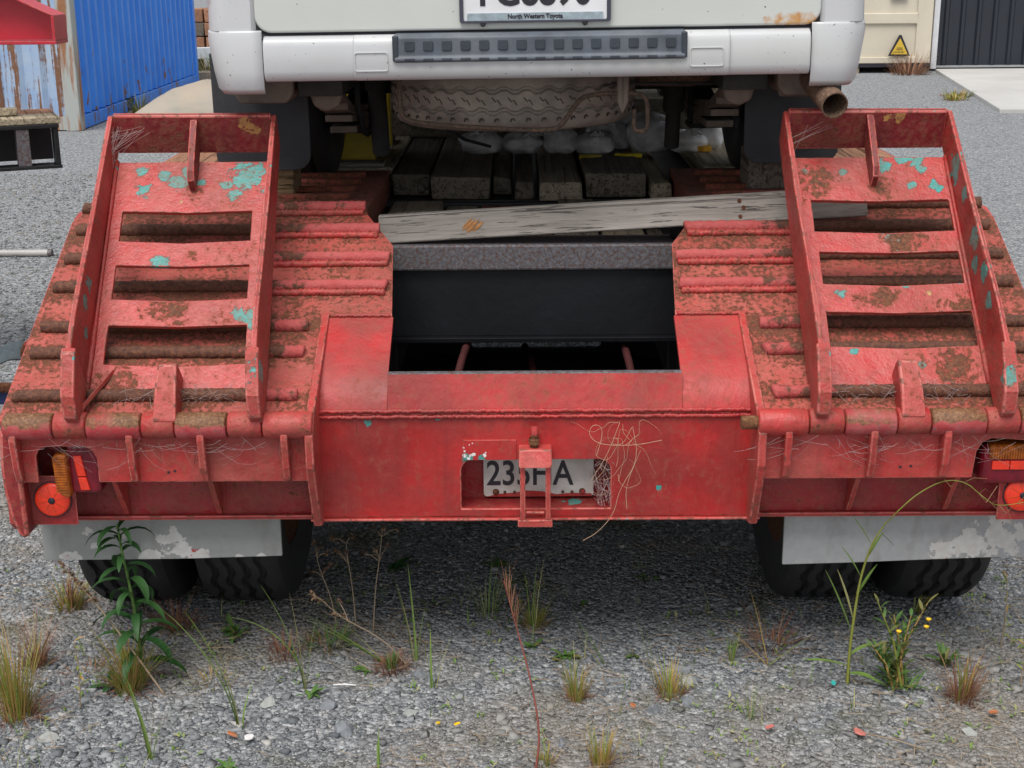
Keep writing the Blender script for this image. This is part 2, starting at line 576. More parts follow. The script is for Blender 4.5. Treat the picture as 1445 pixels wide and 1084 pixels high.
M['plate_white'] = simple('number_plate_white', (.72, .72, .74), .4, .1, 10, 0)
M['plate_old'] = simple('old_number_plate', (.52, .51, .48), .5, .2, 25, .2, 80, dirt=(.30, .22, .17), dirt_amt=.6)
M['ink'] = simple('black_letter_paint', (.018, .016, .024), .6, .2, 40, 0)
M['plateframe'] = simple('plate_frame_plastic', (.05, .05, .075), .5, .2, 20, 0)
M['framestrip'] = simple('dealer_strip', (.33, .40, .44), .5, .3, 60, 0, dirt=(.18, .2, .22), dirt_amt=.5)
M['glass'] = simple('dark_window_glass', (.01, .012, .014), .05, .1, 5, 0)
k = NM('amber_lens')
M['amber'] = k.fin(k.mix(k.thr(k.noise(60, 4), .35, .7), (.46, .12, .012), (.20, .052, .008)), .25, k.bump(k.noise(90, 2), .3, .003))
k = NM('dark_red_lens')
M['redlens'] = k.fin(k.mix(k.thr(k.noise(25, 4), .35, .7), (.24, .010, .022), (.12, .006, .016)), .2)
k = NM('bright_red_reflector')
M['reflex'] = k.fin(k.mix(k.thr(k.noise(35, 6, .65), .5, .75, 0, .6), k.mix(k.voro(260), (.92, .055, .020), (.75, .035, .014)), (.36, .045, .03)), .3, k.bump(k.voro(320), .25, .002))
M['mud_l'] = chipped('grey_flap_paint_left', (.33, .335, .325), [(-1.12, .1, .38, .022), (-1.17, .1, .31, .025), (-1.04, .1, .37, .022), (-.92, .1, .36, .035), (-.90, .1, .33, .035), (-.84, .1, .312, .032), (-.74, .1, .305, .02), (-1.1, .1, .34, .016), (-.97, .1, .305, .03), (-.69, .1, .30, .02)])
M['mud_r'] = chipped('grey_flap_paint_right', (.41, .41, .415), [(1.16, .1, .395, .03), (1.10, .1, .33, .06), (1.17, .1, .345, .06), (1.03, .1, .315, .035)])
M['board'] = wood('weathered_board', (.22, .197, .175), (.335, .305, .275), 'X', knots=[(-.19, 0, .03, .02), (.42, 0, .09, .011), (.41, 0, .05, .009), (.43, 0, .075, .008), (-.1, 0, .045, .008)], crack=.35)
M['plank_dark'] = wood('oily_dark_plank', (.13, .11, .088), (.23, .195, .155), 'Y')
M['plank_mid'] = wood('weathered_plank', (.24, .20, .15), (.39, .33, .25), 'Y')
M['plank_tan'] = wood('tan_plank', (.36, .30, .21), (.52, .44, .31), 'Y')
M['plank_red'] = wood('reddish_plank', (.36, .17, .10), (.48, .26, .16), 'Y')
M['chockwood'] = wood('chock_timber', (.20, .13, .07), (.34, .235, .13), 'X', crack=.7)
M['yellow'] = simple('yellow_enamel', (.52, .38, .015), .5, .2, 12, .2, 60, dirt=(.20, .14, .03), dirt_amt=.6)
M['bag'] = simple('grey_plastic_bag', (.62, .62, .645), .45, .4, 25, .8, 45, dirt=(.26, .26, .28), dirt_amt=.7)
M['bagwhite'] = simple('white_plastic_bag', (.78, .77, .77), .4, .2, 25, .8, 45)
M['yellowbright'] = simple('bright_yellow_plastic', (.75, .60, .01), .5, .2, 30, .1)
M['web'] = simple('cobweb_silk', (.40, .33, .32), .9, .2, 30, 0, spec=.1)
M['vine'] = simple('dry_tan_stem', (.50, .34, .22), .8, .3, 40, 0, spec=.2)
M['hose'] = simple('dark_red_hose', (.06, .012, .012), .6, .3, 20, 0)
M['whitemark'] = simple('white_chip', (.75, .74, .73), .6, .1, 30, 0)

# ------------------------------------------------------------------ ground
def gravel_sheet():
    k = NM('gravel_ground')
    v1 = k.voro(75)
    cell = k.voro(75, out='Color')
    g = k.sep(cell)[0]
    c = k.ramp(g, [(0, (.11, .118, .126)), (.5, (.235, .246, .258)), (.8, (.34, .35, .36)), (1, (.46, .465, .465))])
    cell2 = k.sep(k.voro(28, out='Color'))[1]
    c = k.mix(k.thr(cell2, .6, 1, 0, .5), c, (.28, .29, .30))
    pat = k.noise(1.3, 7, .68)
    dirt = k.thr(pat, .48, .64, 0, .55)
    xyz = k.sep()
    near = k.ma('MULTIPLY', k.thr(xyz[1], -1.5, .2, 1, 1), k.thr(xyz[1], 1.5, 4.0, 1, 0))
    c = k.mix(k.ma('MULTIPLY', dirt, near), c, (.23, .19, .14))
    moss = k.ma('MULTIPLY', k.thr(k.noise(2.6, 6, .7, vec=k.map(loc=(5, 3, 0))), .56, .68, 0, .75), near)
    c = k.mix(moss, c, (.085, .085, .035))
    h = k.ma('SUBTRACT', 1.0, v1)
    h = k.ma('ADD', h, k.ma('MULTIPLY', k.voro(28), -.9))
    return k.fin(c, .9, k.bump(h, 1.0, .012), spec=.2)
M['gravel'] = gravel_sheet()
g = MB()
g.add([(-150, -60, 0), (150, -60, 0), (150, 260, 0), (-150, 260, 0)], [(0, 1, 2, 3)])
struct(g.build('ground', M['gravel']))

k = NM('crushed_stone')
i = k.island()
c = k.ramp(i, [(0, (.09, .098, .108)), (.3, (.19, .203, .216)), (.65, (.285, .295, .306)), (.94, (.36, .366, .366)), (1, (.44, .42, .39))])
c = k.mix(k.thr(k.noise(120, 4, .6), .4, .7, 0, .4), c, (.14, .145, .15))
pat = k.thr(k.noise(1.3, 7, .68), .47, .61, 0, .62)
c = k.mix(pat, c, k.mix(k.noise(40, 4), (.21, .185, .15), (.30, .27, .225)))
c = k.mix(k.thr(k.noise(2.6, 6, .7, vec=k.map(loc=(5, 3, 0))), .56, .68, 0, .6), c, (.12, .115, .05))
M['stone'] = k.fin(c, .85, k.bump(k.noise(220, 3), .4, .002), spec=.25)

def stones(name, n, size, region, mat, seed, flat=.55, sink=.3, dens=None):
    rs = np.random.RandomState(seed)
    base = np.array([[-1, -1, -1], [1, -1, -1], [1, 1, -1], [-1, 1, -1], [-1, -1, 1], [1, -1, 1], [1, 1, 1], [-1, 1, 1]], float)
    faces = np.array([[0, 2, 1], [0, 3, 2], [4, 5, 6], [4, 6, 7], [0, 1, 5], [0, 5, 4], [1, 2, 6], [1, 6, 5], [2, 3, 7], [2, 7, 6], [3, 0, 4], [3, 4, 7]])
    x0, x1, y0, y1 = region
    P = np.stack([rs.uniform(x0, x1, n), rs.uniform(y0, y1, n)], 1)
    if dens is not None:
        keep = np.array([dens(p[0], p[1]) for p in P]) > rs.rand(n)
        P = P[keep]
        n = len(P)
    sz = size[0] * (size[1] / size[0]) ** (rs.rand(n) ** 1.7) * .5
    V = base[None] * rs.uniform(.28, 1.0, (n, 8, 3)) * 1.12 * sz[:, None, None]
    V[:, :, 0] *= rs.uniform(.8, 1.5, (n, 1))
    V[:, :, 2] *= rs.uniform(flat * .6, flat * 1.3, (n, 1))
    a = rs.uniform(0, 6.283, n)
    tx = rs.normal(0, .3, n)
    ca, sa = np.cos(a), np.sin(a)
    y2 = V[:, :, 1] * np.cos(tx)[:, None] - V[:, :, 2] * np.sin(tx)[:, None]
    z2 = V[:, :, 1] * np.sin(tx)[:, None] + V[:, :, 2] * np.cos(tx)[:, None]
    xx = V[:, :, 0] * ca[:, None] - y2 * sa[:, None] + P[:, 0:1]
    yy = V[:, :, 0] * sa[:, None] + y2 * ca[:, None] + P[:, 1:2]
    zz = z2 + (sz * flat * (1 - 2 * sink) * .8)[:, None]
    W = np.stack([xx, yy, zz], 2).reshape(-1, 3)
    F = (faces[None] + (np.arange(n) * 8)[:, None, None]).reshape(-1, 3)
    me = bpy.data.meshes.new(name)
    me.vertices.add(len(W))
    me.vertices.foreach_set('co', W.astype(np.float32).ravel())
    me.loops.add(len(F) * 3)
    me.loops.foreach_set('vertex_index', F.astype(np.int32).ravel())
    me.polygons.add(len(F))
    me.polygons.foreach_set('loop_start', np.arange(0, len(F) * 3, 3, dtype=np.int32))
    me.polygons.foreach_set('loop_total', np.full(len(F), 3, dtype=np.int32))
    me.update()
    me.validate()
    me.materials.append(mat)
    o = bpy.data.objects.new(name, me)
    COL.objects.link(o)
    o['kind'] = 'stuff'
    return o
def clump(x, y):
    a = mnoise.noise(Vector((x * 1.6 + 4, y * 2.2, 0))) * .5 + .5
    side = min(1, max(0, (abs(x) - .35) / .5))
    front = min(1, max(0, (.25 - y) / .4))
    return max(.03, min(1, (a * 1.7 - .55) * (.2 + .8 * side) * (.10 + .90 * front)))
for o_, lb in ((stones('gravel_fines', 80000, (.0035, .012), (-1.75, 1.75, -.62, 1.5), M['stone'], 1), 'fine grey gravel covering the yard behind the trailer'),
               (stones('gravel_stones', 15000, (.010, .028), (-1.75, 1.75, -.62, .9), M['stone'], 2, dens=clump), 'loose grey crushed stones scattered over the fine gravel'),
               (stones('gravel_beyond', 24000, (.008, .026), (-5.5, -1.0, .4, 9), M['stone'], 3), 'grey gravel stretching along the left of the trailer'),
               (stones('gravel_under_trailer', 16000, (.008, .024), (-1.2, 2.6, .9, 5.5), M['stone'], 4), 'dark gravel in the shade beneath the trailer')):
    tag(o_, lb, 'gravel')

# concrete slab before the dark shed
k = NM('pale_concrete')
c = k.mix(k.thr(k.noise(1.2, 6, .6), .3, .7), (.42, .41, .39), (.52, .51, .49))
M['concrete'] = k.fin(c, .85, k.bump(k.noise(40, 4), .2, .004))
s = MB().plate([(6.45, 19.35), (5.5, 13.35), (14.5, 13.0), (14.5, 19.35)], XY, -.1, .05)
struct(s.build('concrete_slab', M['concrete'], bevel=.01))

# ------------------------------------------------------------------ the red trailer
T = thing('low_loader_trailer', 'red steel low loader trailer with chipped paint and two folded ramps', 'trailer', (0, 0, .010))
SL = lambda y: .72 + (y + .10) * .5          # top surface of the sloping tail over y

# central rear panel with the number plate recess
rec = rrect(-.178, .182, .468, .594, .03, 5, (0, 0, 1, 1))
p = MB().plate([(-.545, .447), (.545, .447), (.545, .712), (-.545, .712)], XZ, 0, .012, [rec[::-1]])
M['red_panel'] = paint('red_paint_rear_panel', base=(.38, .014, .014), fade=.2, rust=.06, chips=.05,
                       blobs=[(-.16, 0, .592, .016), (-.13, 0, .596, .008), (-.40, 0, .69, .008), (-.23, 0, .70, .007), (.30, 0, .52, .006)],
                       wblobs=[(-.157, 0, .634, .0045), (-.150, 0, .637, .005), (-.168, 0, .617, .003), (-.169, 0, .606, .004), (-.155, 0, .606, .004), (-.148, 0, .609, .005), (-.146, 0, .600, .004), (-.160, 0, .598, .004), (-.118, 0, .613, .002), (-.170, 0, .626, .0025), (-.12, 0, .605, .004)], rough=.38, dent=.12, bumpy=.28)
panel = p.build('rear_panel', M['red_panel'], T, bevel=.003)
p = MB()
p.box(-.20, .205, .085, .095, .455, .61)
p.box(-.20, .205, .014, .085, .452, .466)
p.box(-.20, -.185, .014, .085, .467, .60)
p.box(.187, .205, .014, .085, .467, .60)
p.box(-.184, .186, .014, .084, .598, .608)
M['recess'] = paint('red_paint_recess', base=(.30, .015, .02), fade=.15, rust=.25, chips=.1, blobs=[(.10, .05, .466, .018), (.07, .05, .466, .008)])
p.build('plate_recess', M['recess'], T)
# overpainted patch left of the hasp, slightly proud
MB().box(-.172, -.045, -.0025, .002, .594, .645).build('overpainted_patch', M['red_panel'], T, bevel=.001)
MB().box(-.545, .545, -.012, .012, .440, .4465).build('bottom_lip', M['red'], T, bevel=.003)
# curved transition panels and the strip under the opening
prof = [(0, .712), (.010, .737), (.026, .762), (.052, .786), (.10, .814), (.17, .850), (.242, .888)]
def curved(x0, x1, pr, n):
    mb = MB()
    vv, ff = [], []
    for i, (y, z) in enumerate(pr):
        vv += [(x0, y, z), (x1, y, z), (x1, y + .012, z - .008), (x0, y + .012, z - .008)]
    for i in range(len(pr) - 1):
        a, b = i * 4, i * 4 + 4
        ff += [(a, a + 1, b + 1, b), (a + 3, b + 3, b + 2, a + 2), (a, b, b + 3, a + 3), (a + 1, a + 2, b + 2, b + 1)]
    ff += [(0, 3, 2, 1), (len(vv) - 4, len(vv) - 3, len(vv) - 2, len(vv) - 1)]
    return mb.add(vv, ff).build(n, M['red_curve'], T, smooth=R(40))
for sgn in (-1, 1):
    a, b = sorted((sgn * .545, sgn * .352))
    curved(a, b, prof, 'curved_panel')
curved(-.351, .351, [(0, .712), (.015, .755), (.031, .800)], 'sill_strip')
MB().box(-.351, .351, .031, .050, .789, .8025).build('sill_edge', M['steelgrey'], T, bevel=.002)
# weld seams
def bead(name, x0, x1, y, z, r, mat, parent=T, step=.009, axis='X', slope=None):
    pts, rr = [], []
    n = max(2, int(abs(x1 - x0) / step))
    for q in range(n * 2 + 1):
        t = x0 + (x1 - x0) * q / (n * 2)
        j = random.uniform(-.0012, .0012)
        pts.append((t, y + j, z + j) if axis == 'X' else (y + j, (slope[0] + slope[1] * t if slope else t), t))
        rr.append(r * (1.0 if q % 2 else .74) * random.uniform(.85, 1.12))
    return MB().tube(pts, rr, 7).build(name, mat, parent, smooth=True)
bead('weld_seam', -.54, .54, -.001, .718, .0065, M['red'], panel)
bead('weld_seam', -.54, .54, -.003, .704, .006, M['red'], panel)
for sgn in (-1, 1):
    bead('weld_seam', .455, .705, sgn * .538, .0, .006, M['red'], panel, axis='Z', slope=(-.003, 0))
    bead('weld_seam', sgn * .36, sgn * .535, .245, .8925, .006, M['bead'], T)

# number plate 235HA
npl = MB().plate(rrect(-.126, .145, .474, .592, .008), XZ, .066, .070).build('number_plate', M['plate_old'], T, bevel=.001)
t5 = text_mesh('plate_characters', '235HA', .090, M['ink'], npl, (-.0125, .0655, .532), bold=.0012, sx=.82)
def smallbox(name, mat, par, *a, **kw):
    return MB().box(*a).build(name, mat, par, **kw)
for x in (-.101, -.079, -.058, .067, .09):
    for z in ((.584,) if x in (-.079, -.058, .067, .09) else ()):
        MB().lathe([(0, .0645), (.0035, .0645), (.0035, .067)], 10, lambda a, b, w: (x + a, w, z + b)).build('plate_hole', M['ink'], npl)
for x, z, r in ((-.096, .486, .008), (.117, .487, .008), (-.074, .486, .0035), (-.05, .486, .0035), (.069, .486, .0035), (.092, .486, .0035)):
    MB().lathe([(0, .0605), (r * .8, .061), (r, .0635), (r, .067)], 12, lambda a, b, w: (x + a, w, z + b)).build('plate_screw', M['rust_red'], npl, smooth=True)
# red overspray along the plate's lower edge
MB().plate([(-.118, .474), (-.03, .474), (.14, .4745), (.14, .481), (.09, .483), (.055, .479), (.02, .487), (-.02, .490), (-.05, .484), (-.09, .481)], XZ, .0645, .0655).build('overspray', M['red'], npl)
# tail hasp in front of the plate
hs = MB().box(-.039, .040, -.058, -.012, .592, .632, lambda x, y, z: (x, y if z < .61 else y + .02, z))
hs = hs.build('hasp_block', M['red_wing'], T, bevel=.004)
MB().tube([(-.002, -.012, .60), (-.002, -.020, .64), (-.001, -.022, .66), (-.001, -.016, .684)], [.010, .0095, .009, .008], 8).build('hasp_stem', M['rust_red'], hs, smooth=True)
for zz in (.644, .652):
    MB().lathe([(.012, -.004), (.014, 0), (.012, .004)], 10, lambda a, b, w: (-.002 + a, -.021 + b, zz + w)).build('stem_collar', M['rust_tan'], hs, smooth=True)
f = MB()
f.box(-.036, -.024, -.045, -.030, .455, .600)
f.box(.025, .037, -.045, -.030, .455, .600)
f.box(-.042, .041, -.047, -.024, .438, .456)
f.box(-.022, .023, -.043, -.032, .470, .476)
f.build('hasp_frame', M['red_wing'], T, bevel=.003, jitter=.0008)

# opening: grey cross beam, black plate, dark chassis
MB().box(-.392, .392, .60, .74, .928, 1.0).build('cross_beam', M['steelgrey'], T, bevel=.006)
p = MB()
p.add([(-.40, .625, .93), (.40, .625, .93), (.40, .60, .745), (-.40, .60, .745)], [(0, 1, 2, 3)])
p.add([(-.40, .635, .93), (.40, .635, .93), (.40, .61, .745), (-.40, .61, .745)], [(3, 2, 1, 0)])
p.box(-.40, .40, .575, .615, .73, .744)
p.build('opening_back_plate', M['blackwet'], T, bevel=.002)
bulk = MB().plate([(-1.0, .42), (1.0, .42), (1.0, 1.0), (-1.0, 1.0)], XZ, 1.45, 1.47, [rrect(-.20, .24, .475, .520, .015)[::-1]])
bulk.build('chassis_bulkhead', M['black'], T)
p = MB()
for x in (-.43, .43):
    p2 = MB().box(x - .05, x + .05, .68, 8.3, .60, 1.0)
    p2.build('chassis_rail', M['black'], T, bevel=.01)
for y in (.95, 2.2, 3.4, 4.6, 5.8, 7.0):
    MB().box(-1.2, 1.2, y, y + .08, .93, 1.0).build('chassis_crossmember', M['black'], T)
for pts in ([(-.12, 1.2, .62), (-.16, .8, .74), (-.20, .45, .70), (-.215, .3, .60)], [(.22, 1.2, .60), (.25, .8, .72), (.265, .45, .69), (.27, .3, .6)], [(-.02, 1.2, .55), (-.02, .9, .63), (0, .7, .64), (.02, .5, .55)]):
    MB().tube(soft(pts), .011, 8).build('brake_hose', M['hose'], T, smooth=True)
MB().box(-.352, .352, .10, 1.449, .452, .460).build('cavity_dark_sheet', M['black'], T)  # black sheet added to keep the cavity below the opening dark
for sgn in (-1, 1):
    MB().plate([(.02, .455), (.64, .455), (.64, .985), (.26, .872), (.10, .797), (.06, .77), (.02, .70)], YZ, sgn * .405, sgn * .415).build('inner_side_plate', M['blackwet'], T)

# sloping tail, left and right, with tread bars, hinge barrels, fascia, ribs and lamps
rod_y = [-.019, .116, .203, .342, .446, .556, .645]
M['barrel_rust'] = M['rust_tan']
def wing(sg):
    X = lambda a: sg * a
    def sp(name, a0, a1, y0, y1, mat, th=.012, **kw):
        mb = MB()
        x0, x1 = sorted((X(a0), X(a1)))
        mb.add([(x0, y0, SL(y0)), (x1, y0, SL(y0)), (x1, y1, SL(y1)), (x0, y1, SL(y1)),
                (x0, y0, SL(y0) - th), (x1, y0, SL(y0) - th), (x1, y1, SL(y1) - th), (x0, y1, SL(y1) - th)],
               [(0, 1, 2, 3), (7, 6, 5, 4), (0, 4, 5, 1), (1, 5, 6, 2), (2, 6, 7, 3), (3, 7, 4, 0)])
        return mb.build(name, mat, T, **kw)
    # one plate, outline in (x, y): inner edge steps in above the gusset and flares out towards the deck
    ol = [(.53, -.085), (1.25, -.085), (1.25, .60), (1.21, .66), (.47, .66), (.37, .50), (.355, .245), (.53, .245)]
    ol = [(X(a), b) for a, b in ol]
    if sg > 0:
        ol = ol
    pl = MB().plate(ol, lambda u, v, w: (u, v, SL(v) + w), -.014, 0).build('sloping_tail_plate', M['red_slope'], T, bevel=.002)
    # tread bars
    for i_, y in enumerate(rod_y):
        inner = .56 if i_ < 3 else (.375 if i_ < 5 else (.41 if i_ == 5 else .455))
        r = .0165
        pts, rr = [], []
        n_ = 150
        for q in range(n_ + 1):
            a = inner + (1.225 - inner) * q / n_
            w = random.uniform(-.001, .001)
            pts.append((X(a), y + w, SL(y) + .006 + w))
            rr.append(r * (1 + .10 * mnoise.noise(Vector((a * 60, i_ * 7.1, 0))) + random.uniform(-.05, .05)))
        MB().tube(pts, rr, 10).build('tread_bar', M['bar'], pl, smooth=True)
        if i_ >= 3:
            bead('weld_seam', X(inner + .003), X(.72), y - .021, SL(y - .021) + .004, .0115, M['bead'], pl, step=.011)
    # flat deck behind the slope
    d_ = MB().plate([(X(a), b) for a, b in ((.455, .70), (.50, .64), (1.22, .64), (1.22, 1.42), (.455, 1.42))], XY, .985, 1.088).build('deck_plate', M['red_deck'], T, bevel=.004)
    for y in (.74, .86, 1.0, 1.14, 1.28):
        pts = [(X(.52 + .68 * q / 20), y, 1.090 + random.uniform(-.001, .001)) for q in range(21)]
        MB().tube(pts, .013, 8).build('tread_bar', M['red_deck'], d_, smooth=True)
    # outer side plate and rounded end plate
    side = [(-.085, .70), (-.085, .47), (-.06, .445), (.05, .44), (.30, .62), (.6, .86), (1.40, .93), (1.40, 1.08), (.66, 1.085), (.62, 1.075)]
    MB().plate(side, YZ, X(1.235), X(1.25)).build('outer_side_plate', M['red_wing'], T, bevel=.003)
    ep = [(1.208, .700), (1.205, .445), (1.212, .432), (1.228, .442), (1.243, .49), (1.252, .55), (1.254, .62), (1.248, .70)]
    MB().plate([(X(a), b) for a, b in ep], XZ, -.094, .03).build('end_plate', M['red_low'], T, bevel=.012, seg=3)
    # gusset between centre and wing
    gp = [(.25, .900), (-.09, .742), (-.128, .70), (-.128, .62), (-.105, .56), (-.05, .445), (-.02, .437), (.03, .437), (.03, .70), (.20, .84)]
    MB().plate(gp, YZ, X(.512), X(.532)).build('gusset_plate', M['red_wing'], T, bevel=.004)
    # hinge barrels
    bl = [(.512, .628), (.711, .830), (.909, 1.035), (1.113, 1.228)]
    for j_, (a, b) in enumerate(bl):
        mb = MB()
        rr = .0315
        nn = 6
        x0, x1 = sorted((X(a + .0015), X(b - .0015)))
        mb.tube([(x0, -.10, .718), (x0 + .003, -.10, .718), (x1 - .003, -.10, .718), (x1, -.10, .718)], [rr - .003, rr, rr, rr - .003], 24)
        mt = M['red_wing'] if j_ == 0 else M['barrel']
        mb.build('hinge_barrel', mt, T, smooth=R(50))
    x0, x1 = sorted((X(.475 if sg > 0 else .514), X(1.232)))
    MB().tube([(x0, -.10, .718), (x1, -.10, .718)], .016, 14).build('hinge_pin', M['rust_tan'], T, smooth=R(50))
    # fascia with the lamp cut-out open towards the bottom
    if sg < 0:
        cut = [(1.168, .575), (1.168, .640), (1.160, .657), (1.140, .664), (1.055, .664), (1.036, .655), (1.026, .635), (1.026, .575)]
    else:
        cut = [(1.245, .575), (1.245, .64), (1.235, .66), (1.06, .672), (1.04, .662), (1.028, .64), (1.022, .575)]
    fo = [(X(a), b) for a, b in [(1.25, .70), (1.25, .575)] + cut + [(.53, .575), (.53, .70)]]
    MB().plate(fo, XZ, -.090, -.078).build('fascia_plate', M['red_wing'], T, bevel=.003)
    MB().box(min(X(.54), X(1.0)), max(X(.54), X(1.0)), -.076, .028, .584, .592).build('shade_ledge', M['red_low'], T)  # unseen ledge added to throw shade on the lower panel
    MB().box(min(X(.534), X(1.20)), max(X(.534), X(1.20)), .030, .042, .441, .585).build('lower_panel', M['red_low'], T)
    MB().box(min(X(1.0), X(1.235)), max(X(1.0), X(1.235)), .030, .042, .586, .70).build('lamp_box_back', M['red_low'], T)
    MB().box(min(X(.534), X(1.19)), max(X(.534), X(1.19)), .012, .029, .437, .448).build('lower_lip', M['red_low'], T, bevel=.003)
    # ribs under the hinge
    for a in ((.579, .772, .936, 1.206) if sg < 0 else (.583, .779, .948)):
        rp = [(-.091, .574), (-.110, .585), (-.122, .62), (-.131, .69), (-.128, .706), (-.118, .708), (-.091, .69)]
        MB().plate(rp, YZ, X(a) - .0085, X(a) + .0085).build('hinge_rib', M['red_wing'], T, bevel=.004)
    for a, hh in (((.772, 0), (1.0, 0)) if sg < 0 else ((.765, 0), (1.0, 0))):
        tp = [(.029, .45), (.02, .45), (-.074, .583), (.029, .583)]
        MB().plate(tp, YZ, X(a) - .006, X(a) + .006).build('triangular_gusset', M['red_wing'], T, bevel=.002)
    for a, b in (((.86, .60), (.845, .603)) if sg < 0 else ((.853, .603), (.877, .605), (.955, .588))):
        MB().lathe([(0, -.0912), (.0032, -.0912), (.0032, -.089)], 10, lambda u, v, w: (X(a) + u, w, b + v)).build('bolt_hole', M['ink'], T)
    # reflector on its bracket
    rx = X(1.152) if sg < 0 else X(1.157)
    MB().box(rx - .055, rx + .055, -.052, -.046, .453, .578).build('reflector_bracket', M['red_low'], T, bevel=.002)
    rf = MB().lathe([(0, -.063), (.036, -.062), (.0405, -.060), (.0425, -.056), (.0425, -.0525)], 40, lambda u, v, w: (rx + u, w, .519 + v)).build('round_reflector', M['reflex'], T, smooth=R(40))
    MB().lathe([(0, -.0665), (.006, -.066), (.0085, -.064), (.0085, -.062)], 14, lambda u, v, w: (rx + u, w, .519 + v)).build('reflector_screw', M['ink'], rf, smooth=True)
    for q in range(8):
        a_ = q * math.pi / 4 + .2
        ca_, sa_ = math.cos(a_), math.sin(a_)
        pts = [(rx + ca_ * r_ , yy_, .519 + sa_ * r_) for r_, yy_ in ((.011, -.0634), (.036, -.0624))]
        MB().tube(pts, .0005, 4).build('facet_ridge', M['amber'], rf)
    MB().lathe([(.0425, -.0545), (.0455, -.0545), (.0455, -.0525), (.0425, -.0525)], 40, lambda u, v, w: (rx + u, w, .519 + v)).build('reflector_rim', M['ink'], rf)
    # axle and dual wheels
    for ya in (.60, 1.68):
        MB().tube([(X(.45), ya, .40), (X(1.2), ya, .40)], .055, 14).build('axle', M['black'], T, smooth=R(50))
    # mud flap board
    if sg < 0:
        mb = MB().plate([(-1.238, .300), (-.90, .302), (-.75, .306), (-.637, .309), (-.637, .452), (-1.238, .452)], XZ, .085, .096)
        mf_ = mb.build('mud_flap', M['mud_l'], T, bevel=.002)
    else:
        mb = MB().plate([(.624, .278), (.82, .283), (1.0, .290), (1.245, .298), (1.245, .452), (.624, .452)], XZ, .085, .096)
        mf_ = mb.build('mud_flap', M['mud_r'], T, bevel=.002)
    for a in (.67, .86, 1.04, 1.21):
        MB().lathe([(0, .0765), (.007, .077), (.0085, .080), (.0085, .0845)], 8, lambda u, v, w: (X(a) + u, w, .424 + v)).build('flap_bolt', M['rust'], mf_, smooth=R(30))

k = NM('barrel_half_rust')
z_ = k.sep()[2]
edge = k.ma('ADD', z_, k.ma('MULTIPLY', k.ma('SUBTRACT', k.noise(45, 5, .65), .5), .035))
rmask = k.thr(edge, .722, .727)
rmask = k.ma('MULTIPLY', rmask, k.thr(k.noise(6, 3, .5), .36, .46))
rc = k.ramp(k.noise(140, 5, .7), [(.3, (.07, .028, .013)), (.5, (.17, .072, .030)), (.72, (.33, .18, .085))])
pc = k.mix(k.thr(k.noise(20, 5, .6), .4, .7), (.36, .03, .035), (.44, .10, .10))
pc = k.mix(k.thr(k.noise(90, 4, .6), .6, .64, 0, .8), pc, (.16, .10, .09))
M['barrel'] = k.fin(k.mix(rmask, pc, rc), .6, k.bump(k.noise(120, 5, .7), .5, .004))
wing(-1)
wing(1)

# dual wheels: one tyre made once, then copied with its rim
def tyre_mesh(R_, W, grooves, lug, name, mat):
    pr = [(R_ * .60, -W * .42), (R_ * .70, -W * .5), (R_ * .86, -W * .52), (R_ * .955, -W * .47), (R_ * .985, -W * .40)]
    for gx in grooves:
        pr += [(R_, (gx - .045) * W), (R_ - .013, (gx - .03) * W), (R_ - .013, (gx + .03) * W), (R_, (gx + .045) * W)]
    pr += [(R_ * .985, W * .40), (R_ * .955, W * .47), (R_ * .86, W * .52), (R_ * .70, W * .5), (R_ * .60, W * .42)]
    seg = 96
    zg = lambda i, j: (.006 if (j // 2) % 2 else -.006) if 5 <= i < len(pr) - 5 else 0
    mb = MB().lathe(pr, seg, lambda a, b, w: (w, a, b), zig=zg if lug else None)
    return mb
def wheel(x, y, first=[None]):
    if first[0] is None:
        o = tyre_mesh(.40, .235, (-.27, -.09, .09, .27), True, 't', None).build('wheel', M['rubber'], T, smooth=R(35))
        rim = MB().lathe([(.0, .03), (.10, .03), (.12, .06), (.20, .07), (.235, .09), (.245, .10), (.245, -.10), (.0, -.10)], 32, lambda a, b, w: (w, a, b)).build('rim', M['rust'], o, smooth=R(35))
        first[0] = o
    else:
        src = first[0]
        o = src.copy()
        COL.objects.link(o)
        for c_ in src.children:
            d_ = c_.copy()
            COL.objects.link(d_)
            d_.parent = o
    o.location = (x, y, .385)
    o.rotation_euler = (random.uniform(0, 6), 0, 0)
for y in (.60, 1.68):
    for x in (-1.10, -.79, .79, 1.10):
        wheel(x, y)

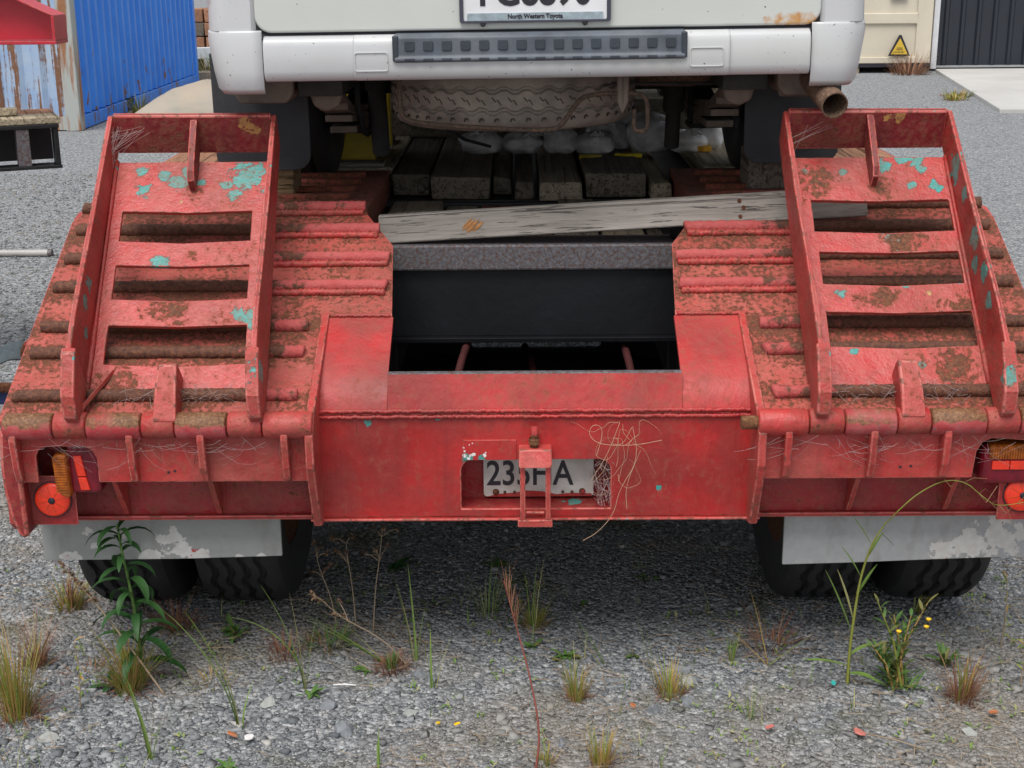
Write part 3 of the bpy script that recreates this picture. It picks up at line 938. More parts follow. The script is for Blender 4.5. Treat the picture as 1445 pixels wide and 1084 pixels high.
# loading ramps folded forward over the tail
def ramp(name, cx, shear, sg, slots, teal, yel, rusts, teal_plate):
    up = R(42)
    f2 = lambda u, v, w: (u + shear * v, v, w)
    ol = rrect(-.207, .207, .090, .800, .004, 1)
    holes = []
    for (a, b, c_, d_) in slots:
        h_ = [(a, c_), ((a + b) / 2, c_ - .008), (b, c_), (b, d_), ((a + b) / 2, d_ - .006), (a, d_)]
        holes.append(h_[::-1])
    mt = paint(name + '_paint', base=(.41, .028, .027), fade=.7, rust=.18, pit=80, chips=.22, rough=.3, bumpy=.5, dent=.2,
               blobs=[(a, b, -.02, r * 1.2) for a, b, r in teal], yblobs=[(a, b, -.02, r) for a, b, r in yel],
               rblobs=[(a, b, -.02, r) for a, b, r in rusts])
    mt_end_shaded = paint(name + '_end_shade_paint', base=(.17, .010, .016), fade=.1, rust=.3, chips=.0, rough=.4,  # end plate and rib: shade worked into a darker base red
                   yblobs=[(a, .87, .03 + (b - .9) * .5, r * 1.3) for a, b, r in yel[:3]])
    mt_side = paint(name + '_side_paint', base=(.36, .022, .022), fade=.5, rust=.28, chips=.3, rough=.35,
                    blobs=[(a, b, c, r) for a, b, c, r in teal_plate])
    o = MB().plate(ol, f2, -.030, -.018, holes).build('loading_ramp', mt, T, bevel=.0025)
    o.location = (cx, -.10, .722)
    o.rotation_euler = (up, 0, 0)
    # side plates
    sp = [(.0, -.005), (-.004, .055), (.03, .085), (.10, .118), (.245, .120), (.42, .098), (.60, .080), (.895, .054), (.905, .045), (.870, -.036), (.12, -.036), (.03, -.012)]
    for s_ in (-1, 1):
        x_ = s_ * .2135
        MB().plate(sp, lambda u, v, w: (w + shear * u, u, v), x_ - .0065, x_ + .0065).build('side_plate', mt_side, o, bevel=.004, jitter=.0015)
        st = [(-.006, .0), (-.012, .05), (.02, .09), (.115, .128), (.135, .124), (.10, .0)]
        MB().plate(st, lambda u, v, w: (w + shear * u, u, v), x_ * .985 - .016, x_ * .985 + .016).build('side_lug', mt_side, o, bevel=.005, jitter=.001)
        pts = [(x_ - s_ * .012 + shear * (.10 + .07 * q), .10 + .07 * q, -.014) for q in range(11)]
        MB().tube(pts, [.006 * random.uniform(.7, 1.2) for _ in pts], 6).build('weld_seam', mt_side, o, smooth=True)
    # end plate, centre rib, centre lug
    MB().plate([(-.207, -.036), (.207, -.036), (.207, .056), (-.207, .058)], lambda u, v, w: (u + shear * .88 , .862 + v * .5 + w, v), 0, .013).build('end_plate', mt_end_shaded, o, bevel=.004, jitter=.001)
    rp = [(.885, .052), (.862, -.017), (.70, -.017), (.705, .02), (.725, .035)]
    MB().plate(rp, lambda u, v, w: (w + shear * u + .005, u, v), -.009, .009).build('centre_rib', mt_end_shaded, o, bevel=.003, jitter=.001)
    lg = [(.0, -.02), (-.01, .03), (.06, .050), (.13, .052), (.142, .04), (.142, -.017), (.08, -.03)]
    MB().plate(lg, lambda u, v, w: (w * (1.15 - 1.6 * u) + shear * u, u, v), -.024, .024).build('centre_lug', mt_side, o, bevel=.006, jitter=.001)
    # ramp barrels on the hinge pin
    for (a, b) in ((.630, .709), (.832, .907), (1.037, 1.111)):
        x0, x1 = sorted((sg * a, sg * b))
        MB().tube([(x0 - cx, 0, -.004), (x0 - cx + .003, 0, -.004), (x1 - cx - .003, 0, -.004), (x1 - cx, 0, -.004)], [.028, .031, .031, .028], 24).build('ramp_barrel', mt_side, o, smooth=R(50))
    if sg < 0:
        MB().add([(-.19, .09, -.012), (-.15, .16, -.012), (-.205, .02, .03), (-.186, .092, -.022), (-.146, .158, -.022), (-.200, .015, .02)],
                 [(0, 1, 2), (5, 4, 3), (0, 3, 4, 1), (1, 4, 5, 2), (2, 5, 3, 0)]).build('corner_gusset', mt_side, o, bevel=.002)
    return o
slL = [(-.172, .160, .543, .638), (-.172, .162, .365, .468), (-.172, .166, .176, .288)]
slR = [(-.160, .192, .560, .660), (-.156, .192, .398, .496), (-.158, .196, .215, .315)]
tL = [(-.193, .768, .0128), (-.179, .708, .0165), (-.13, .756, .0128), (-.097, .732, .0183), (-.069, .768, .0165), (-.038, .73, .0128), (.077, .752, .034), (.108, .775, .0183), (.052, .686, .0165), (.033, .723, .0147), (.149, .699, .0239), (-.177, .578, .011), (-.111, .475, .0165), (.165, .518, .0128), (.133, .303, .0202), (.108, .312, .0147), (.164, .165, .011), (.162, .116, .011), (.153, .137, .0073)]
yL = [(.089, .916, .0183), (.065, .928, .011), (.103, .896, .011), (-.079, .665, .0055)]
tR = [(.045, .772, .0202), (.099, .79, .0147), (.136, .79, .0165), (.144, .758, .0092), (.111, .706, .0092), (.168, .702, .0147), (-.061, .753, .0092), (-.158, .753, .0073), (.04, .524, .0165), (-.113, .369, .0128), (.031, .536, .0147), (.046, .391, .0073), (.053, .161, .0073), (-.103, .199, .0073)]
yR = [(.059, .952, .0165), (.087, .947, .0165), (.139, .97, .0073), (.104, .371, .0073), (.119, .155, .0092)]
ramp('left_ramp', -.852, -.040, -1, slL, [(a + .028, b, r) for a, b, r in tL], [(a + .028, b, r) for a, b, r in yL], [(-.05, .335, .05), (-.02, .70, .02), (-.15, .11, .06), (.0, .50, .015)],
     [(-.207, .30, .07, .022), (-.207, .24, .03, .016), (-.207, .36, .06, .02), (-.207, .62, .03, .014), (-.207, .78, .0, .02), (.207, .09, .08, .03)])
ramp('right_ramp', .866, .010, 1, slR, tR, yR, [(-.13, .72, .045), (.03, .70, .03), (.0, .36, .03), (-.06, .35, .025), (.06, .53, .05), (.13, .14, .05), (.19, .30, .05)],
     [(.207, .72, .03, .035), (.207, .62, .05, .02), (.207, .48, .06, .03), (.207, .42, .03, .03), (.207, .36, .08, .022), (.207, .28, .07, .02), (.207, .05, .10, .022)])

# tail lamps
def lamp(sg):
    if sg < 0:
        base = MB().box(-1.104, -1.028, -.070, .03, .540, .664).build('tail_lamp', M['redlens'], T, bevel=.010, seg=3)
        a = MB().plate([(-1.133, .638), (-1.128, .565), (-1.117, .540), (-1.096, .536), (-1.099, .645), (-1.122, .645)], XZ, -.092, .0)
        a.build('amber_lens', M['amber'], base, bevel=.006, seg=3)
        for zz in np.arange(.552, .64, .0065):
            MB().box(-1.1275, -1.100, -.0945, -.090, zz, zz + .003).build('lens_ridge', M['amber'], base)
        MB().plate([(-1.087, .635), (-1.080, .585), (-1.060, .585), (-1.068, .636)], XZ, -.076, -.06).build('bright_lens', M['reflex'], base, bevel=.002)
        MB().plate([(-1.080, .582), (-1.075, .550), (-1.053, .550), (-1.060, .582)], XZ, -.076, -.06).build('bright_lens', M['reflex'], base, bevel=.002)
        MB().plate([(-1.165, .655), (-1.11, .66), (-1.105, .615), (-1.16, .635)], XZ, -.02, -.012).build('lamp_bracket', M['red_low'], base)
    else:
        base = MB().box(1.048, 1.190, -.075, .03, .548, .650).build('tail_lamp', M['redlens'], T, bevel=.022, seg=4)
        MB().box(1.063, 1.182, -.082, .0, .615, .652).build('amber_lens', M['amber'], base, bevel=.008, seg=3)
        for xx in np.arange(1.068, 1.178, .006):
            MB().box(xx, xx + .0028, -.0845, -.080, .619, .648).build('lens_ridge', M['amber'], base)
        MB().box(1.071, 1.1115, -.0795, -.06, .590, .612).build('bright_lens', M['reflex'], base, bevel=.002)
        MB().box(1.1135, 1.158, -.0795, -.06, .590, .612).build('bright_lens', M['reflex'], base, bevel=.002)
lamp(-1)
lamp(1)

# timber deck of the trailer
def plank(x0, x1, y0, y1, z0, z1, mat, j=.004):
    mb = MB()
    xs = [x0 + .003, x1 - .003]
    rj = lambda: random.uniform(-j, j)
    p_ = [(x0 + .003, y0 + rj(), z0), (x1 - .003, y0 + rj(), z0), (x1 - .003, y1, z0), (x0 + .003, y1, z0), (x0 + .003 + rj() * .5, y0 + rj(), z1 + rj()), (x1 - .003 + rj() * .5, y0 + rj(), z1 + rj()), (x1 - .003, y1, z1), (x0 + .003, y1, z1)]
    mb.add(p_, [(0, 3, 2, 1), (4, 5, 6, 7), (0, 1, 5, 4), (1, 2, 6, 5), (2, 3, 7, 6), (3, 0, 4, 7)])
    return mb.build('deck_plank', mat, T, bevel=.007)
cs = [(-.445, -.32, 1.30, 'plank_dark'), (-.315, -.125, 1.26, 'plank_dark'), (-.122, -.055, 1.30, 'plank_dark'), (-.052, .018, 1.31, 'plank_dark'), (.025, .168, 1.27, 'plank_mid'), (.175, .372, 1.26, 'plank_dark'), (.376, .452, 1.28, 'plank_tan')]
for a, b, y0, m_ in cs:
    plank(a, b, y0 + random.uniform(-.06, .06), 8.2, 1.015, 1.080 + random.uniform(-.012, .010), M[m_], .009)
xs = -1.25
while xs < 1.2:
    w_ = .198
    if xs + w_ < -.44 or xs > .44:
        mt = 'plank_tan' if .4 < xs < .75 else ('plank_red' if abs(xs) > .8 else 'plank_mid')
        plank(xs, min(xs + w_, 1.25), 1.44 + random.uniform(0, .02), 8.2, 1.03, 1.092, M[mt])
    xs += w_ + .004
# lower cross timbers in the well between the decks
for a, b, y0, y1, z, m_ in ((-.45, -.27, .755, 1.23, .998, 'plank_mid'), (-.265, -.16, .76, 1.23, .99, 'plank_mid'), (.065, .20, .755, 1.23, 1.0, 'plank_mid'), (.205, .33, .755, 1.23, .995, 'plank_tan'), (.335, .45, .76, 1.23, .99, 'plank_mid')):
    plank(a, b, y0, y0 + .20 + random.uniform(-.05, .05), .90, z - .01 + random.uniform(-.012, .012), M[m_], .010)
    plank(a + random.uniform(0, .02), b, y0 + .26, y1, .92, z + .02 + random.uniform(-.012, .012), M['plank_mid'], .010)
MB().box(-.155, .06, .76, 1.22, .93, 1.004).build('red_steel_block', M['red_deck'], T, bevel=.006)
MB().box(-.46, .46, 1.235, 1.255, .95, 1.01).build('deck_end_angle', M['black'], T, bevel=.003)
MB().box(-1.24, 1.24, 1.27, 8.2, 1.002, 1.012).build('gap_dark_sheet', M['black'], T)  # black sheet added so no bright ground shows between planks
MB().box(-.60, .60, .16, 1.449, .43, .44).build('shade_belly_plate', M['black'], T)  # added low plate, cuts the light reaching gravel under the trailer
for sg in (-1, 1):
    for y0, y1 in ((1.42, 2.75), (3.9, 8.2)):
        MB().box(min(sg * 1.236, sg * 1.252), max(sg * 1.236, sg * 1.252), y0, y1, .40, .93).build('shade_side_beam', M['red_low'], T)  # added to block side light under the trailer; gap lets one patch be lit
for sg in (-1, 1):
    MB().box(min(sg * 1.253, sg * 1.27), max(sg * 1.253, sg * 1.27), 1.42, 8.2, .93, 1.08).build('side_rail', M['red_wing'], T, bevel=.004)

# cobwebs on hinge line and in the ramp corners
def strands(n, fn, r=.0007, pts=5):
    mb = MB()
    for _ in range(n):
        a, b, sag = fn()
        a, b = Vector(a), Vector(b)
        L_ = []
        for q in range(pts):
            t = q / (pts - 1)
            p_ = a.lerp(b, t)
            p_ += Vector((random.uniform(-1, 1), random.uniform(-.3, .3), -1)) * sag * 4 * t * (1 - t) * .5
            L_.append(p_)
        mb.tube(L_, r, 3, cap=False)
    return mb
U = random.uniform
for sg in (-1, 1):
    def fa():
        x = sg * U(.56, 1.2)
        return (x, -.128, U(.66, .70)), (x + U(-.12, .12), -.095, U(.60, .69)), U(0, .03)
    strands(48, fa, .00028).build('cobweb', M['web'], T, kind='stuff')
    def fb():
        x = sg * U(.70, 1.02)
        return (x, U(-.07, -.01), U(.745, .80)), (x + U(-.06, .06), U(-.06, .0), U(.745, .79)), U(-.02, .02)
    strands(90, fb, .0003).build('cobweb', M['web'], T, kind='stuff')
    def fc():
        s0, s1 = U(0, .13), U(0, .06)
        e = -1.105 if sg < 0 else .66
        return (e + s0, .50, 1.34 - U(0, .02)), (e + U(0, .02), .49 - s1 * .3, 1.33 - s1 - U(0, .05)), U(-.004, .006)
    strands(26 if sg < 0 else 7, fc, .00025).build('cobweb', M['web'], T, kind='stuff')
def fd():
    return (U(.14, .19), -.001, U(.47, .60)), (U(.12, .22), U(.0, .06), U(.46, .60)), U(-.02, .02)
strands(40, fd, .0004).build('cobweb', M['web'], T, kind='stuff')

# ------------------------------------------------------------------ the white van on the deck
VO = (.015, .43, 1.10)
V_DROP = .006
V = thing('van', 'white van with dented bumper parked on the trailer deck', 'van', (VO[0], VO[1], VO[2] - V_DROP), rot=(0, R(-.45), 0))
def vb(mb, name, mat, parent=None, **kw):
    return mb.build(name, mat, parent or V, org=VO, **kw)
# body shell: lofted sections (half width, bottom z, top z) along y
secs = [(.472, .832, 1.58, 2.98), (.50, .84, 1.50, 3.02), (.58, .845, 1.47, 3.06), (1.2, .845, 1.46, 3.08), (3.6, .845, 1.46, 3.08), (4.3, .845, 1.46, 2.95), (4.75, .83, 1.46, 2.25), (5.05, .78, 1.48, 2.05), (5.12, .70, 1.5, 1.95)]
mb = MB()
NS = 28
def section(hw, z0, z1):
    out = []
    pts = [(-hw * .97, z0), (-hw, z0 + .25), (-hw, z0 + .62), (-hw * .90, z1 - .12), (-hw * .80, z1 - .03), (-hw * .5, z1), (0, z1 + .01)]
    pts = pts + [(-x, z) for x, z in reversed(pts[:-1])]
    return pts
rings = [[(x + VO[0], y, z) for x, z in section(hw, z0, z1)] for y, hw, z0, z1 in secs]
n_ = len(rings[0])
vv = [q for r_ in rings for q in r_]
ff = []
for i_ in range(len(rings) - 1):
    for j_ in range(n_ - 1):
        ff.append((i_ * n_ + j_, i_ * n_ + j_ + 1, (i_ + 1) * n_ + j_ + 1, (i_ + 1) * n_ + j_))
ff.append(tuple(range(n_)))
ff.append(tuple((len(rings) - 1) * n_ + j_ for j_ in reversed(range(n_))))
vb(mb.add(vv, ff), 'body', M['vanwhite'], smooth=R(50))
vb(MB().box(-.80, .83, .60, 5.0, 1.50, 1.53), 'floor_pan', M['underdark'])
# tailgate, its rubber gap and number plate
vb(MB().plate(rrect(-.698, .735, 1.587, 2.88, .045, 6), lambda u, v, w: (u, w + (v - 1.59) * .03, v), .459, .476), 'tailgate_seal', M['ink'])
tg = vb(MB().plate(rrect(-.690, .727, 1.594, 2.87, .04, 6), lambda u, v, w: (u, w + (v - 1.59) * .03, v), .445, .470), 'tailgate', M['tailgate'], bevel=.006, seg=3)
vb(MB().plate(rrect(-.60, .635, 2.20, 2.76, .08, 6), lambda u, v, w: (u, w + (v - 1.59) * .03, v), .439, .448), 'rear_window', M['glass'], tg)
pf = vb(MB().plate(rrect(-.176, .201, 1.611, 1.757, .006), XZ, .432, .444, [rrect(-.166, .191, 1.6165, 1.750, .004)[::-1]]), 'plate_frame', M['plateframe'], bevel=.001)
npv = vb(MB().plate(rrect(-.168, .193, 1.6145, 1.752, .004), XZ, .437, .441), 'number_plate', M['plate_white'])
vb(MB().plate(rrect(-.157, .182, 1.6155, 1.6345, .002), XZ, .4345, .4375), 'dealer_strip', M['framestrip'], npv)
text_mesh('plate_characters', 'FG8890', .100, M['ink'], npv, (.0125 - VO[0], .4365 - VO[1], 1.684 - VO[2]), bold=.0025, sx=.88)
text_mesh('dealer_name', 'North Western Toyota', .0155, M['ink'], npv, (.0125 - VO[0], .4340 - VO[1], 1.6255 - VO[2]), bold=.0006, ext=.0003, sx=.92)
for x in (-.118, .137):
    vb(MB().lathe([(0, .433), (.006, .434), (.007, .440)], 12, lambda a, b, w: (x + a, w, 1.608 + b)), 'frame_clip', M['ink'], pf)
# bumper: centre beam, corner pieces, step pad
pr = [(.452, 1.586), (.436, 1.576), (.430, 1.560), (.430, 1.500), (.434, 1.484), (.444, 1.474), (.60, 1.474), (.60, 1.586)]
bm_ = vb(MB().plate(pr, YZ, -.672, .702), 'bumper', M['vanwhite'], bevel=.005, seg=4, smooth=R(60))
vb(MB().plate([(y - .008 if y < .5 else y, z) for y, z in pr[:-2]] + [(.5, 1.4735), (.5, 1.5855)], YZ, -.445, .50), 'bumper_step', M['vanwhite'], bm_, bevel=.006, seg=4, smooth=R(60))
pad_z = [(.462, 1.5895), (.432, 1.5875), (.4175, 1.578), (.4165, 1.534), (.4115, 1.528), (.4115, 1.521), (.420, 1.518), (.47, 1.518)]
pad = vb(MB().plate(pad_z, YZ, -.340, .386), 'step_pad', M['plastic'], bevel=.003)
for i_ in range(15):
    x = -.302 + i_ * (.652 / 14)
    vb(MB().plate(rrect(x - .0125, x + .0125, 1.546, 1.5715, .004, 2), XZ, .4135, .419), 'tread_block', M['plastic_dark'], pad, bevel=.0015)
    vb(MB().box(x - .0125, x + .0125, .4090, .413, 1.5225, 1.5285), 'tread_lug', M['plastic_dark'], pad, bevel=.001)
for x0, x1 in ((-.330, -.345), (.376, .391)):
    vb(MB().box(min(x0, x1), max(x0, x1), .414, .46, 1.521, 1.584), 'pad_end', M['plastic_dark'], pad, bevel=.003)
for x0, x1 in ((-.442, -.357), (.398, .483)):
    vb(MB().plate(rrect(x0, x1, 1.497, 1.545, .006, 3), XZ, .4195, .424, [rrect(x0 + .003, x1 - .003, 1.500, 1.542, .005, 3)[::-1]]), 'bumper_inset', M['vanwhite'], bm_, bevel=.0008)
for sg in (-1, 1):
    cx = VO[0]
    o2 = .672 if sg < 0 else .702
    # corner piece wraps round the flank
    def fn(u, v, w, sg=sg):
        return (u, w, v)
    mbc = MB()
    prc = [(.000, 1.600), (-.001, 1.594), (-.005, 1.580), (-.006, 1.50), (-.004, 1.458), (.006, 1.445)]
    path = []
    inner_x = sg * (o2 + .0025)
    outer = cx + sg * .838
    for q in range(9):
        t = q / 8
        ang = R(90) * max(0, (t - .35) / .65)
        x = inner_x + (outer - sg * .07 - inner_x) * min(1, t / .35)
        y = .446
        if t > .35:
            x = outer - sg * .07 + sg * .07 * math.sin(ang)
            y = .446 + .10 * (1 - math.cos(ang))
        path.append((x, y, ang))
    path.append((outer, .95, R(90)))
    vv, ff = [], []
    for (x, y, a) in path:
        for (dpt, z) in prc:
            lean = (1.60 - z) * .15 * (abs(x - cx) > .72)
            dz = 0
            vv.append((x + sg * (-dpt) * math.sin(a) - sg * lean * (.3 + .7 * math.sin(a)), y + dpt * math.cos(a), z))
    m2 = len(prc)
    for q in range(len(path) - 1):
        for e in range(m2 - 1):
            ff.append((q * m2 + e, q * m2 + e + 1, (q + 1) * m2 + e + 1, (q + 1) * m2 + e))
    ob = vb(mbc.add(vv, ff), 'bumper_corner', M['vanwhite'], smooth=R(55))
    so = ob.modifiers.new('thick', 'SOLIDIFY')
    so.thickness = .006
    so.offset = 0
    qx = sg * (.7005 if sg < 0 else .7375)
    pp = [(qx + (outer - qx) * (x - inner_x) / (outer - inner_x), y) for (x, y, a) in path]
    pin = [(cx + (x - cx) * .985, y + .012) for x, y in reversed(pp)]
    vb(MB().plate(pp + pin, lambda u, v, w: (cx + (u - cx) * (1 - max(0, w - 2.0) * .05), v + (w - 1.6) * .03, w), 1.6005, 2.62), 'rear_quarter', M['vanwhite'], smooth=R(40))
    # wheel, flap, chassis bits
    tx = cx + sg * .735
    ty = tyre_mesh(.325, .195, (-.2, .2), False, 'w', None)
    w_ = vb(MB().add([(p_[0] + tx, p_[1] + 1.42, p_[2] + 1.095 + .325) for p_ in ty.v], ty.f), 'wheel', M['rubber'], smooth=R(35))
    vb(MB().lathe([(0, .05), (.10, .06), (.17, .02), (.20, .08), (.21, -.08), (0, -.08)], 24, lambda a, b, w: (tx + sg * w, 1.42 + a, 1.42 + b)), 'rim', M['steelgrey'], w_, smooth=R(35))
    ty2 = vb(MB().add([(p_[0] + tx, p_[1] + 3.95, p_[2] + 1.42) for p_ in ty.v], ty.f), 'wheel', M['rubber'], smooth=R(35))
    x0, x1 = (-.905, -.632) if sg < 0 else (.612, .885)
    fl = rrect(x0, x1, 1.188, 1.52, .045, 5, (1, 1, 0, 0))
    vb(MB().plate(fl, lambda u, v, w: (u, w + .012 * math.sin((v - 1.2) * 9), v), .885, .892), 'mud_flap', M['flap'], bevel=.002)
    xa, xb = sorted((sg * .64 + .012, sg * .80 + .012))
    vb(MB().plate([(xa, 1.43), (xa + .02, 1.405), (xb - .02, 1.405), (xb, 1.43), (xb, 1.50), (xa, 1.50)], XZ, .60, .80), 'flap_bracket', M['underdirt'], bevel=.008)
# leaf springs, shackles, shocks, axle
for x, dirtm in ((-.555, 'underdirt'), (.565, 'underdirt')):
    for q in range(4):
        z = 1.325 - q * .024
        a = .75 + q * .10
        pts = [(a, z + .10 * (1 - q * .2)), (a + .25, z + .035), (1.42, z), (1.42 + (1.42 - a), z + .10 * (1 - q * .2))]
        pts2 = pts + [(y, zz - .02) for y, zz in reversed(pts)]
        vb(MB().plate(pts2, YZ, x - .04, x + .04), 'leaf_spring', M[dirtm], bevel=.003)
    vb(MB().plate([(-.05 + x, 1.44), (-.035 + x, 1.385), (x, 1.37), (x + .035, 1.385), (x + .05, 1.44), (x + .05, 1.50), (x - .05, 1.50)], XZ, .70, .74), 'spring_shackle', M['underdirt'], bevel=.01)
    vb(MB().box(x - .055, x + .055, 1.36, 1.48, 1.235, 1.252), 'spring_plate', M['underdark'], bevel=.004)
    for dx in (-.048, .048):
        vb(MB().tube([(x + dx, 1.40, 1.24), (x + dx, 1.40, 1.42)], .008, 8), 'u_bolt', M['underdark'])
for pts, r in (([(-.455, 1.05, 1.52), (-.455, 1.08, 1.40)], .034), ([(-.455, 1.08, 1.41), (-.455, 1.16, 1.20)], .027), ([(.455, 1.25, 1.5), (.455, 1.32, 1.30)], .034), ([(.455, 1.32, 1.31), (.455, 1.36, 1.18)], .024)):
    vb(MB().tube(pts, r, 16), 'shock_absorber', M['underdark'], smooth=R(50))
ax = vb(MB().tube([(-.70, 1.42, 1.40), (.73, 1.42, 1.40)], .045, 16), 'rear_axle', M['underdark'], smooth=R(50))
vb(MB().lathe([(0, -.13), (.08, -.12), (.13, -.05), (.14, 0), (.13, .05), (.08, .12), (0, .13)], 24, lambda a, b, w: (.08 + a, 1.42 + w, 1.385 + b * .95)), 'differential', M['underdark'], ax, smooth=True)
vb(MB().plate([(-.30, 1.50), (-.28, 1.33), (-.22, 1.29), (.20, 1.285), (.28, 1.33), (.31, 1.50)], XZ, 1.75, 2.5), 'fuel_tank', M['underdirt'], bevel=.02, seg=3)
vb(MB().box(-.62, -.50, .62, 3.6, 1.42, 1.50), 'frame_rail', M['underdark'], bevel=.005)
vb(MB().box(.51, .63, .62, 3.6, 1.42, 1.50), 'frame_rail', M['underdark'], bevel=.005)
vb(MB().box(-.5, .5, 1.62, 1.70, 1.36, 1.50), 'cross_tube', M['underdark'], bevel=.02)
# spare tyre slung flat below the tail, its carrier
W_ = .185
pr = [(.20, -.07), (.26, -.090), (.30, -.092), (.318, -.083), (.329, -.066)]
for gx in (-.20, .10):
    pr += [(.336, (gx - .04) * W_), (.327, (gx - .012) * W_), (.327, (gx + .012) * W_), (.336, (gx + .04) * W_)]
pr += [(.336, .035), (.329, .066), (.318, .083), (.30, .092), (.26, .090), (.20, .07)]
zz_ = lambda i, j: (.005 if (j // 2) % 2 else -.004) if 5 <= i <= 12 else 0
sx, sy, sz = -.048, .935, 1.412
mbt = MB().lathe(pr, 144, lambda a, b, w: (sx + a * 1.04, sy + b * 1.04, sz + w + .03 * 0), zig=zz_)
spare = vb(mbt, 'spare_tyre', M['spare'], smooth=R(35))
mbn = MB()
for j in range(52):
    t = 2 * math.pi * j / 52
    c_, s_ = math.cos(t) * .3345, math.sin(t) * .3345
    tx_, ty_ = -math.sin(t), math.cos(t)
    p0 = Vector((sx + c_ * 1.04, sy + s_ * 1.04, sz - .062))
    pts = [p0 + Vector((tx_ * .006 * math.cos(q), ty_ * .006 * math.cos(q), .008 * math.sin(q))) for q in (0.3, 1.2, 2.2, 3.3)]
    mbn.tube(pts, .0022, 4)
    p0 = Vector((sx + c_ * 1.045, sy + s_ * 1.045, sz - .012))
    pts = [p0 + Vector((tx_ * a, ty_ * a, b)) for a, b in ((-.012, .012), (-.003, .002), (.003, .006), (.012, -.008))]
    mbn.tube(pts, .0018, 4)
vb(mbn, 'tread_marks', M['underdark'], spare, kind='stuff')
vb(MB().lathe([(0, -.02), (.10, -.02), (.12, .05), (.20, .06), (.205, -.05)], 32, lambda a, b, w: (sx + a, sy + b, sz + w)), 'spare_rim', M['underdirt'], spare, smooth=R(35))
cr = [(-.345, .585, 1.44), (-.345, .575, 1.36), (-.335, .575, 1.325), (-.26, .575, 1.312), (-.05, .575, 1.296), (.06, .575, 1.293), (.085, .572, 1.31), (.12, .57, 1.365), (.15, .57, 1.385), (.24, .568, 1.388), (.29, .567, 1.386), (.306, .567, 1.37), (.308, .567, 1.30), (.300, .567, 1.288), (.277, .567, 1.288), (.270, .567, 1.30), (.272, .567, 1.345)]
carrier = vb(MB().tube(soft([(x, y, z + .034) for x, y, z in cr]), .0062, 8), 'spare_carrier', M['carrier'], smooth=True)
vb(MB().tube([(.235, .57, 1.50), (.235, .566, 1.40), (.24, .562, 1.375), (.248, .566, 1.40), (.25, .57, 1.50)], .009, 8), 'carrier_hook', M['underdirt'], carrier, smooth=True)
vb(MB().tube([(-.26, .9, 1.31), (-.2, 1.2, 1.23), (-.13, 1.5, 1.17)], .006, 6), 'brake_cable', M['underdark'], smooth=True)
vb(MB().tube([(-.50, 1.0, 1.50), (-.505, 1.02, 1.36), (-.50, 1.1, 1.27), (-.50, 1.2, 1.25)], .009, 6), 'brake_cable', M['underdark'], smooth=True)
# exhaust
ex = [(.20, 1.05, 1.47), (.34, 1.0, 1.455), (.46, .92, 1.46), (.58, .85, 1.49), (.68, .75, 1.49), (.735, .62, 1.455), (.752, .52, 1.425), (.764, .43, 1.398)]
exo = vb(MB().tube(ex[:-1], [.05, .055, .055, .035, .027, .030, .033], 20, cap=False), 'exhaust_pipe', M['pipe_rust'], smooth=True)
def pipe_end():
    m_ = MB()
    a, b = Vector((.742, .60, 1.450)), Vector((.766, .42, 1.396))
    d = (b - a).normalized()
    for s1, r1, r2 in ((0, .0335, .0345), (1, .0305, .0312)):
        m_.tube([a, a.lerp(b, .5), b], [r1, (r1 + r2) / 2, r2], 28, cap=False)
    n0 = len(m_.v)
    for j in range(28):
        m_.f.append((2 * 28 + j, 2 * 28 + (j + 1) % 28, 3 * 28 + 2 * 28 + (j + 1) % 28, 3 * 28 + 2 * 28 + j))
    return m_
vb(pipe_end(), 'tail_pipe', M['pipe_rust'], exo, smooth=R(60))
vb(MB().box(.66, .80, .62, .64, 1.40, 1.49), 'pipe_shroud', M['underdirt'], exo, bevel=.01)
vb(MB().lathe([(0, 0), (.026, 0), (.026, .002)], 20, lambda a, b, w: (.744 + a, .58 + w, 1.445 + b)), 'pipe_dark_bore', M['ink'], exo)
vb(MB().tube([(-.28, .70, 1.44), (.50, .72, 1.43)], .005, 6), 'tail_cable', M['underdark'], smooth=True)

